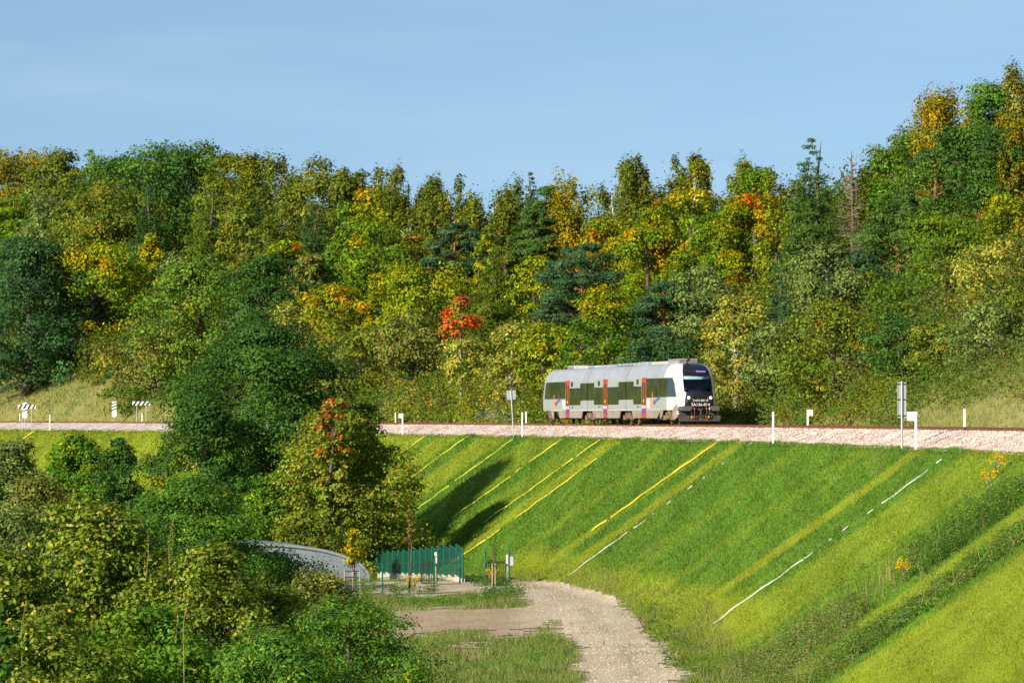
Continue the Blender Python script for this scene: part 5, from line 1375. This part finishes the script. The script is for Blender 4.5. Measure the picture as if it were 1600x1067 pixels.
def small_gate(px0, px1, yt, yb, D, label, bars, post=None):
    G_ = P((px0 + px1) / 2, yb, D); gr = float(ground(G_[0], G_[1])); root = empty("gate", (G_[0], G_[1], gr)); tag(root, label, "gate")
    w = (px1 - px0) / F * D / 2; h0 = float(P(px0, yb - 3, D)[2]) - gr; h = float(P(px0, yt, D)[2]) - gr; h0 = max(h0, .12)
    m_ = MB(); m_.tube([(-w, 0, h0), (-w, 0, h - .1), (-w + .1, 0, h), (w - .1, 0, h), (w, 0, h - .1), (w, 0, h0), (-w, 0, h0)], .042, 6); m_.build("frame", M['gate'], root)
    for i in range(1, bars):
        x = -w + 2 * w * i / bars; m_ = MB(); m_.tube([(x, 0, h0), (x, 0, h + .10)], .020, 4); m_.build("bar", M['gate'], root)
    return root, w, h, gr
small_gate(658.5, 682.5, 879, 918, 237.0, "dark barred gate hanging beside the concrete post in front of the mesh fence", 9)
def conc_post(px, D, yt, w, label, box=False):
    b_ = P(px, 912, D); g_ = float(ground(b_[0], b_[1])); root = empty("concrete_post", (b_[0], b_[1], g_)); tag(root, label, "post")
    h = float(P(px, yt, D)[2]) - g_; m_ = MB(); m_.box(-w / 2, w / 2, -w / 2, w / 2, -.3, h, b=.02); m_.build("post", M['concrete'], root)
    if box:
        m_ = MB(); m_.box(w / 2 + .10, w / 2 + .30, -.08, .12, h - .62, h - .12, b=.02); m_.build("meter_box", M['unit'], root)
conc_post(681, 237.4, 862, .16, "weathered concrete post between the left gate and the mesh fence")
conc_post(792.5, 241.0, 866, .13, "concrete post with a small grey box at the right gate", True)
gr_, w_, h_, g0 = small_gate(760, 790, 878, 911, 240.6, "dark upright barred gate at the end of the gravel way", 10)
for px, yt in ((758, 861), (795.5, 858)):
    b_ = P(px, 911, 240.3); g_ = float(ground(b_[0], b_[1])); root = empty("fence_post", (b_[0], b_[1], g_))
    h = float(P(px, yt, 240.3)[2]) - g_; m_ = MB(); m_.tube([(0, 0, -.3), (0, 0, h)], .055, 8); m_.tube([(0, 0, h), (0, 0, h + .03)], [.06, .03], 8); m_.build("post", M['greenmetal'], root)
    tag(root, "green steel post %s" % ("on the left of the right hand gate" if px < 770 else "on the right of the right hand gate, beside the grey box"), "post")

# ---------------------------------------------------------------- arched silver building
HC = P(402, 935, 247); hx, hd = float(HC[0]), float(HC[1]); hz = float(ground(hx, hd))
hall = empty("arched_shed", (hx, hd, hz), math.radians(10)); tag(hall, "low arched shed with a silver sheet metal roof half hidden by bushes", "shed")
hh = float(P(410, 851, 247)[2]) - hz; hw = 6.6; nA = 28
prof_ = [(hw * math.cos(math.pi * i / nA) * (1), hh * math.sin(math.pi * i / nA) ** .9) for i in range(nA + 1)]
m_ = MB(); L = 9.0
V_ = []; 
for y in np.linspace(0, L, 30):
    for (a, b_) in prof_: V_.append((a, y, b_ - .05))
n_ = nA + 1; F_ = [(j * n_ + k, j * n_ + k + 1, (j + 1) * n_ + k + 1, (j + 1) * n_ + k) for j in range(29) for k in range(nA)]
m_.v = V_; m_.f = F_; m_.m = [0] * len(F_); o = m_.build("roof", M['roofmetal'], hall, True); s_ = o.modifiers.new("t", 'SOLIDIFY'); s_.thickness = .06
m_ = MB()
for i in range(nA): 
    pass
m_.tube([(a, -.02, b_) for a, b_ in prof_], .10, 6); m_.build("rim", M['galv'], hall)
m_ = MB(); m_.v = [(a * .985, .06, b_ * .98 - .05) for a, b_ in prof_] + [(0, .06, -.3)]; m_.f = [(k, k + 1, n_) for k in range(nA)]; m_.m = [0] * nA; wl = m_.build("end_wall", M['sheetwall'], hall)
for x in ():
    m_ = MB(); zt = float(np.interp(abs(x), [0, hw], [hh, 0])) ; zt = hh * (1 - (x / hw) ** 2) ** .45; m_.box(x - .05, x + .05, .0, .05, -.1, zt - .12); m_.build("mullion", M['galv'], wl)
# second roof glimpsed through the bush on the left
b_ = P(130, 900, 238); g_ = float(ground(b_[0], b_[1])); h2 = empty("arched_shed", (b_[0], b_[1], g_), math.radians(14)); tag(h2, "second silver arched roof glimpsed through the bush at the left", "shed")
hh2 = float(P(130, 858, 238)[2]) - g_; m_ = MB(); V_ = []
for y in np.linspace(0, 8, 12):
    for (a, bq) in prof_: V_.append((a * .42, y, bq / hh * hh2 - .05))
F_ = [(j * n_ + k, j * n_ + k + 1, (j + 1) * n_ + k + 1, (j + 1) * n_ + k) for j in range(11) for k in range(nA)]
m_.v = V_; m_.f = F_; m_.m = [0] * len(F_); o = m_.build("roof", M['roofmetal'], h2, True); s_ = o.modifiers.new("t", 'SOLIDIFY'); s_.thickness = .06

# ---------------------------------------------------------------- saplings with stakes
def sapling(px, D, yt, wpx, pal, label, stakes, crown0=.45, dens=1.0, thin=.35):
    b_ = P(px, 920, D); g_ = float(ground(b_[0], b_[1])); h = float(P(px, yt, D)[2]) - g_; w = wpx / F * D
    root = empty("sapling", (b_[0], b_[1], g_)); tag(root, label, "young tree")
    k = 22; t = rng.random(k); a = rng.uniform(0, 6.28, k); pf = np.interp(t, [0, .3, 1], [.7, 1, .15]) * w / 2
    C = np.stack([pf * np.cos(a) * rng.uniform(.2, .9, k), pf * np.sin(a) * rng.uniform(.2, .9, k), h * (crown0 + (1 - crown0) * t * .96)], 1); Rr = np.full((k, 3), w * .21)
    if dens > 0:
        V, Fq, cc = crown_leaves('shrub', pal, C, Rr, int(420 * dens), .075, .6); mk("crown", V, Fq, M['leaf'], root, col=cc)
    m_ = MB(); m_.tube([(0, 0, -.1), (.03 * h, 0, h * .5), (.0, 0, h)], [.05, .035, .012], 6)
    for j in range(12): m_.tube([(0, 0, h * (crown0 * .8 + .03 * j)), tuple(C[j])], [.016, .006], 4, cap=False)
    m_.build("trunk", M['bark'], root)
    if stakes:
        for (sx_, sy_) in stakes:
            m_ = MB(); m_.tube([(sx_, sy_, -.2), (sx_ * .9, sy_, 1.5)], .035, 6); m_.build("stake", M['wood'], root)
        m_ = MB(); m_.tube([(s[0] * .93, s[1], 1.1) for s in stakes] + [(stakes[0][0] * .93, stakes[0][1], 1.1)], .02, 4); m_.tube([(s[0] * .9, s[1], 1.42) for s in stakes], .025, 4); m_.build("tie_band", M['gate'], root)
    return root
sapling(551, 222, 829, 42, 'orange', "staked young maple with an orange yellow crown left of the wire fence", [(-.45, -.3), (.42, -.3), (0, .4)], .5, 3.2, .4)
sapling(639, 226, 792, 30, 'brown', "tall thin sapling with sparse orange brown leaves in front of the mesh fence", None, .62, .62)
sapling(771, 229, 838, 26, 'green', "nearly bare sapling tied to stakes in front of the right gate", [(.10, -.1), (-.06, -.12)], .35, .10)

# ---------------------------------------------------------------- trees and bushes this side of the line
NEARG = "trees and bushes below the embankment on the near side"
def ntree(kind, pal, px, yt, wpx, D, label, cat="tree", name=None, basez=None, **op):
    c_ = P(px, yt, D); z = float(ground(c_[0], D)) if basez is None else basez
    h = c_[2] - z; w = wpx / F * D * (1.25 if kind == 'full' else 1.05)
    return tree(name or ('bush' if kind == 'shrub' else 'broadleaf_tree'), kind, pal, float(c_[0]), D, z, w, float(h), label, cat, NEARG, **op)
ntree('full', 'deep', 415, 500, 290, 291, "great dark green oak rising in front of the embankment", dens=1.5, nmax=110000)
ntree('full', 'deep', 315, 610, 140, 282, "dark bluish lower oak crown leaning left of the great oak", dens=1.4, nmax=30000)
ntree('full', 'deep', 485, 610, 150, 291, "dark crown between the great oak and the speckled maple", dens=1.3, nmax=30000)
ntree('round', 'maple', 520, 606, 60, 275, "narrow crown with a scarlet orange tip between the oak and the speckled maple", accent=('red', (.72, 1.1), .55), dens=1.4)
ntree('full', 'maple', 532, 640, 205, 279, "large olive maple speckled with orange in front of the bank", dens=1.7, nmax=60000)
ntree('round', 'green', 440, 735, 130, 281, "green leafy crown left of the speckled maple", dens=1.3, nmax=30000)
ntree('shrub', 'goldgreen', 255, 690, 60, 262, "yellowing branch mass at the left foot of the great oak", cat="bush")
ntree('full', 'green', 566, 618, 96, 297, "green crown peeping over the right shoulder of the speckled maple", dens=1.4)
ntree('full', 'olive', 480, 800, 110, 262, "low olive bush under the speckled maple above the arched roof", cat="bush", dens=1.4)
ntree('shrub', 'fresh', 345, 812, 120, 236, "yellow green bush above the arched roof", cat="bush", dens=1.3)
ntree('full', 'acacia', 300, 752, 200, 225, "feathery green false acacia left of the arched roof", dens=1.5, ls=.07, nmax=40000)
ntree('full', 'willow', 20, 680, 120, 232, "bluish bush mass at the left edge below the track", dens=1.4, nmax=30000)
ntree('full', 'green', 122, 664, 120, 228, "dark green bush with a yellow top below the two barrier boards", accent=('gold', (.88, 1.1), .5), dens=1.5, nmax=34000)
ntree('full', 'deep', 186, 674, 84, 226, "dark rounded bush beside the bright strip of bank at the left", dens=1.4)
ntree('tall', 'gold', 36, 676, 36, 240, "small yellow tree in front of the ballast at the far left", dens=1.2)
ntree('full', 'greyolive', 60, 740, 130, 214, "greyish fading bush in the left middle ground", dens=1.4, nmax=30000)
ntree('full', 'willow', 20, 790, 150, 205, "dull grey green bush at the left edge in the middle ground", dens=1.4, nmax=30000)
ntree('full', 'acacia', 190, 800, 170, 200, "dark blue green thicket bush left of the false acacia", dens=1.4, nmax=30000)
# the foreground, about a hundred metres off
def fore(kind, pal, px, yt, wpx, D, label, ls, dens=1.0, nmax=60000, **op):
    return ntree(kind, pal, px, yt, wpx, D, label, cat="bush", name='bush', basez=float(ground(P(px, yt, D)[0], D)) , ls=ls, dens=dens, nmax=nmax, **op)
fore('full', 'pear', 150, 770, 240, 118, "wild pear bush with pale glinting leaves standing highest in the left foreground", .070, 1.5, asp=.6)
fore('full', 'pear', 10, 850, 200, 112, "leafy bush in the lower left foreground", .068, 1.5, asp=.6)
fore('full', 'pear', 320, 850, 230, 116, "olive bush with yellow shoots in the middle of the foreground", .065, 1.5, asp=.55)
fore('full', 'greyolive', 500, 886, 150, 122, "brownish rose bush with reddish twigs in the foreground", .055, 1.4, asp=.55, accent=('greyolive', (.0, .8), .7))
fore('full', 'acacia', 545, 935, 250, 108, "feathery bright green bush at the foot of the dirt track", .045, 1.8, asp=.4, nmax=90000)
fore('full', 'green', 240, 950, 280, 100, "bright green leafy bush low in the foreground", .062, 1.4, asp=.5)
fore('full', 'pear', 60, 980, 260, 96, "dense olive bush in the bottom left corner", .062, 1.4, asp=.5)
fore('full', 'pear', 420, 905, 170, 119, "olive bush between the yellow shoots and the fading rose bush", .060, 1.5, asp=.55)
fore('full', 'acacia', 430, 985, 240, 98, "green bush at the bottom edge left of the feathery one", .055, 1.4, asp=.45)
fore('shrub', 'deep', -6, 800, 64, 60, "dark maple leaves close to the camera at the left edge", .07, .10, nmax=900, thin=.15, nl=6)
ntree('full', 'acacia', 415, 868, 170, 232, "feathery bush in front of the arched roof, its sprays over the metal", cat='bush', dens=1.3, ls=.07)
ntree('full', 'acacia', 330, 850, 130, 205, "dense feathery bush left of the arched roof", cat='bush', dens=1.5, ls=.07)
# long yellow shoots standing out of the foreground bushes
for i, (px, yb, yt, D) in enumerate(((270, 1010, 925, 99), (288, 1040, 918, 97), (302, 960, 855, 115), (265, 900, 806, 116), (225, 900, 830, 116), (35, 1020, 940, 95))):
    a = P(px, yb, D); c = P(px + 6, yt, D); root = empty("shoot", tuple(a)); tag(root, ["yellow upright shoot, left of a pair, low in the foreground bush", "yellow upright shoot, right of a pair, low in the foreground bush", "slender shoot rising from the olive foreground bush", "reddish shoot leaning from the foreground towards the false acacia", "thin shoot between the wild pear bush and the olive bush", "yellow shoot in the bottom left corner bush"][i], "shoot", "long shoots above the foreground bushes")
    v = c - a; m_ = MB(); m_.tube([(0, 0, -.6), tuple(v * .5 + np.array([.07 * (-1) ** i, 0, 0])), tuple(v)], [.008, .006, .003], 4); m_.build("stem", M['wood'], root)
    n_ = 90; t = rng.random(n_); pts = v[None] * t[:, None] + rng.normal(0, .03, (n_, 3)); V, Fq = leaf_quads(pts, unit(rng.normal(0, 1, (n_, 3)) + [0, -.5, .3]), np.full(n_, .035), np.full(n_, .013))
    mk("leaves", V, Fq, M['leaf'], root, col=np.clip(pal_cols('gold', n_) * rng.uniform(.7, 1.3, (n_, 1)), 0, 1))

# ---------------------------------------------------------------- weeds
def weeds(X, D, hs, ws, pals, per, lsz, name="weeds"):
    Vs = []; Cs = []; z = ground(X, D)
    for i in range(len(X)):
        n = per; dd_ = rng.normal(0, 1, (n, 3)) * [.5, .5, 0]; t = rng.random(n)
        pts = dd_ * [ws[i] / 2, ws[i] / 2, 0] * (.5 + .7 * t[:, None]) + np.stack([np.zeros(n), np.zeros(n), t * hs[i]], 1) + [X[i], D[i], z[i]]
        L = lsz * rng.uniform(.6, 1.5, n); nn = unit(rng.normal(0, .8, (n, 3)) + [0, -.2, .7]); v, _ = leaf_quads(pts, nn, L, L * .4); Vs.append(v)
        Cs.append(pal_cols(pals[i], n) * rng.uniform(.6, 1.3) * rng.uniform(.75, 1.25, (n, 1)))
    V = np.concatenate(Vs); return tag(mk(name, V, np.arange(len(V)).reshape(-1, 4), M['leaf'], col=np.clip(np.concatenate(Cs), .003, 1)), kind='stuff')
def bandpts(n, d0, d1, o0, o1):
    d = rng.uniform(d0, d1, n); o = rng.uniform(o0, o1, n); return (*xyo(d, o), d, o)
X, D, d, o = bandpts(1700, 152.4, 161.5, -11.2, -.8); k = (wob(X, D, 1.7) + .35 * wob(X, D, .7) > -.2 + .16 * np.maximum(d - 158, 0)) & (o < -1.0 - .9 * (d - 156)); X, D, d, o = X[k], D[k], d[k], o[k]
hv = .22 + .95 * np.clip(.5 + .6 * wob(X, D, 1.1), 0, 1) * rng.uniform(.5, 1.3, len(X))
weeds(X, D, hv * np.where(o > -6.5, 1.15, .75), rng.uniform(.35, 1.0, len(X)), np.where(o > -6.3 + .8 * wob(X, D, 2), rng.choice(['weed', 'weed', 'deep', 'fresh', 'acacia'], len(X)), rng.choice(['dryweed', 'dryweed', 'greyolive', 'weed'], len(X))), 62, .040)
X, D, d, o = bandpts(900, 142.0, 146.6, -10.4, -1.0); k = wob(X + 9, D, 1.5) + .3 * wob(X, D, .7) > -.35; X, D, d, o = X[k], D[k], d[k], o[k]
weeds(X, D, rng.uniform(.15, .7, len(X)) * np.clip(.8 + .5 * wob(X, D, 1.0), .3, 1.3), rng.uniform(.4, 1.0, len(X)), rng.choice(['weed', 'weed', 'fresh', 'acacia', 'dryweed'], len(X)), 62, .040)
X, D, d, o = bandpts(560, 142, 163, -12.5, -8.8)
weeds(X, D, rng.uniform(.2, .7, len(X)), rng.uniform(.5, 1.0, len(X)), rng.choice(['dryweed', 'dryweed', 'greyolive', 'weed'], len(X)), 60, .036)
# a few tall dry stalks and seed heads among the weeds
n_ = 900; X, D, d, o = bandpts(n_, 142.5, 162, -12, -.8); k = (d < 146.6) | ((d > 152.4) & (o < -1.0 - .8 * (d - 156))); X, D = X[k], D[k]; n_ = len(X)
blades(X, D, rng.uniform(.5, 1.15, n_), .03, np.clip(np.where((rng.random(n_) < .6)[:, None], STRAW, np.array([.12, .2, .03])) * rng.uniform(.6, 1.1, (n_, 1)), 0, 1), "tall_grass", lean=.18)
# scattered taller tufts all over the bank
X, D, d, o = bandpts(1800, 140, 340, -11.5, -.4); k = (wob(X, D, 2.6) > .1) & (lime_w(d, o, X, D) < .5); X, D = X[k], D[k]
weeds(X, D, rng.uniform(.10, .26, len(X)), rng.uniform(.3, .8, len(X)), rng.choice(['weed', 'green', 'fresh', 'olive'], len(X)), 22, .05, "grass_tufts")
# weeds on the flat
def flat(n, x0, x1, d0, d1): return rng.uniform(x0, x1, n), rng.uniform(d0, d1, n)
for n_, x0, x1, d0, d1, h0, h1, pals_ in ((90, -6.5, .2, 210, 220, .15, .5, ['green', 'fresh', 'acacia']), (60, -1.6, .6, 219, 226, .2, .65, ['green', 'deep', 'acacia']), (160, -5, 2.6, 120, 180, .12, .5, ['green', 'olive', 'acacia']), (60, -2.2, -.2, 235, 242, .2, .9, ['green', 'deep']), (50, -10, -4, 224, 232, .2, .7, ['fresh', 'green']), (260, -16, -7, 180, 235, .4, 1.4, ['green', 'fresh', 'olive', 'deep']), (70, 5.8, 7.6, 150, 205, .15, .45, ['green', 'olive'])):
    X, D = flat(n_, x0, x1, d0, d1); weeds(X, D, rng.uniform(h0, h1, n_), rng.uniform(.4, .9, n_), rng.choice(pals_, n_), 55, .045)
# goldenrod plants
def goldenrod(px, py, label, h=.9):
    q = hit(px, py); root = empty("goldenrod_plant", tuple(q)); tag(root, label, "plant", "yellow flowering plants")
    m_ = MB(); heads = []
    for i in range(7):
        a = rng.uniform(0, 6.28); e = (math.cos(a) * .3 * h, math.sin(a) * .3 * h, h * rng.uniform(.7, 1.05)); m_.tube([(0, 0, -.05), (e[0] * .4, e[1] * .4, e[2] * .6), e], [.012, .009, .004], 4, cap=False); heads.append(e)
    m_.build("stems", M['wood'], root)
    n_ = 260; c = np.array(heads)[rng.integers(0, 7, n_)] + rng.normal(0, .055, (n_, 3)) * [1, 1, 1.5]; V, Fq = leaf_quads(c, unit(rng.normal(0, 1, (n_, 3)) + [0, -.3, .4]), np.full(n_, .035), np.full(n_, .026))
    mk("flowers", V, Fq, M['leaf'], root, col=np.clip(np.array([.62, .42, .012]) * rng.uniform(.7, 1.2, (n_, 1)), 0, 1))
    n_ = 160; t = rng.random(n_); c = np.array(heads)[rng.integers(0, 7, n_)] * t[:, None] * .8 + rng.normal(0, .04, (n_, 3)); V, Fq = leaf_quads(c, unit(rng.normal(0, 1, (n_, 3)) + [0, 0, .5]), np.full(n_, .05), np.full(n_, .015))
    mk("leaves", V, Fq, M['leaf'], root, col=pal_cols('green', n_))
goldenrod(1556, 745, "goldenrod highest on the bank near the crest at the right")
goldenrod(1546, 775, "goldenrod just below the highest one on the bank at the right", 1.0)
goldenrod(1414, 912, "goldenrod in the weedy band low on the right bank", .8)
goldenrod(645, 925, "yellow flowering plant at the foot of the tall thin sapling", .8)
goldenrod(768, 912, "yellow flowering plant at the stakes in front of the right gate", .8)
goldenrod(164, 650, "yellow flowers on the left meadow beside the upright barred board", 1.0)
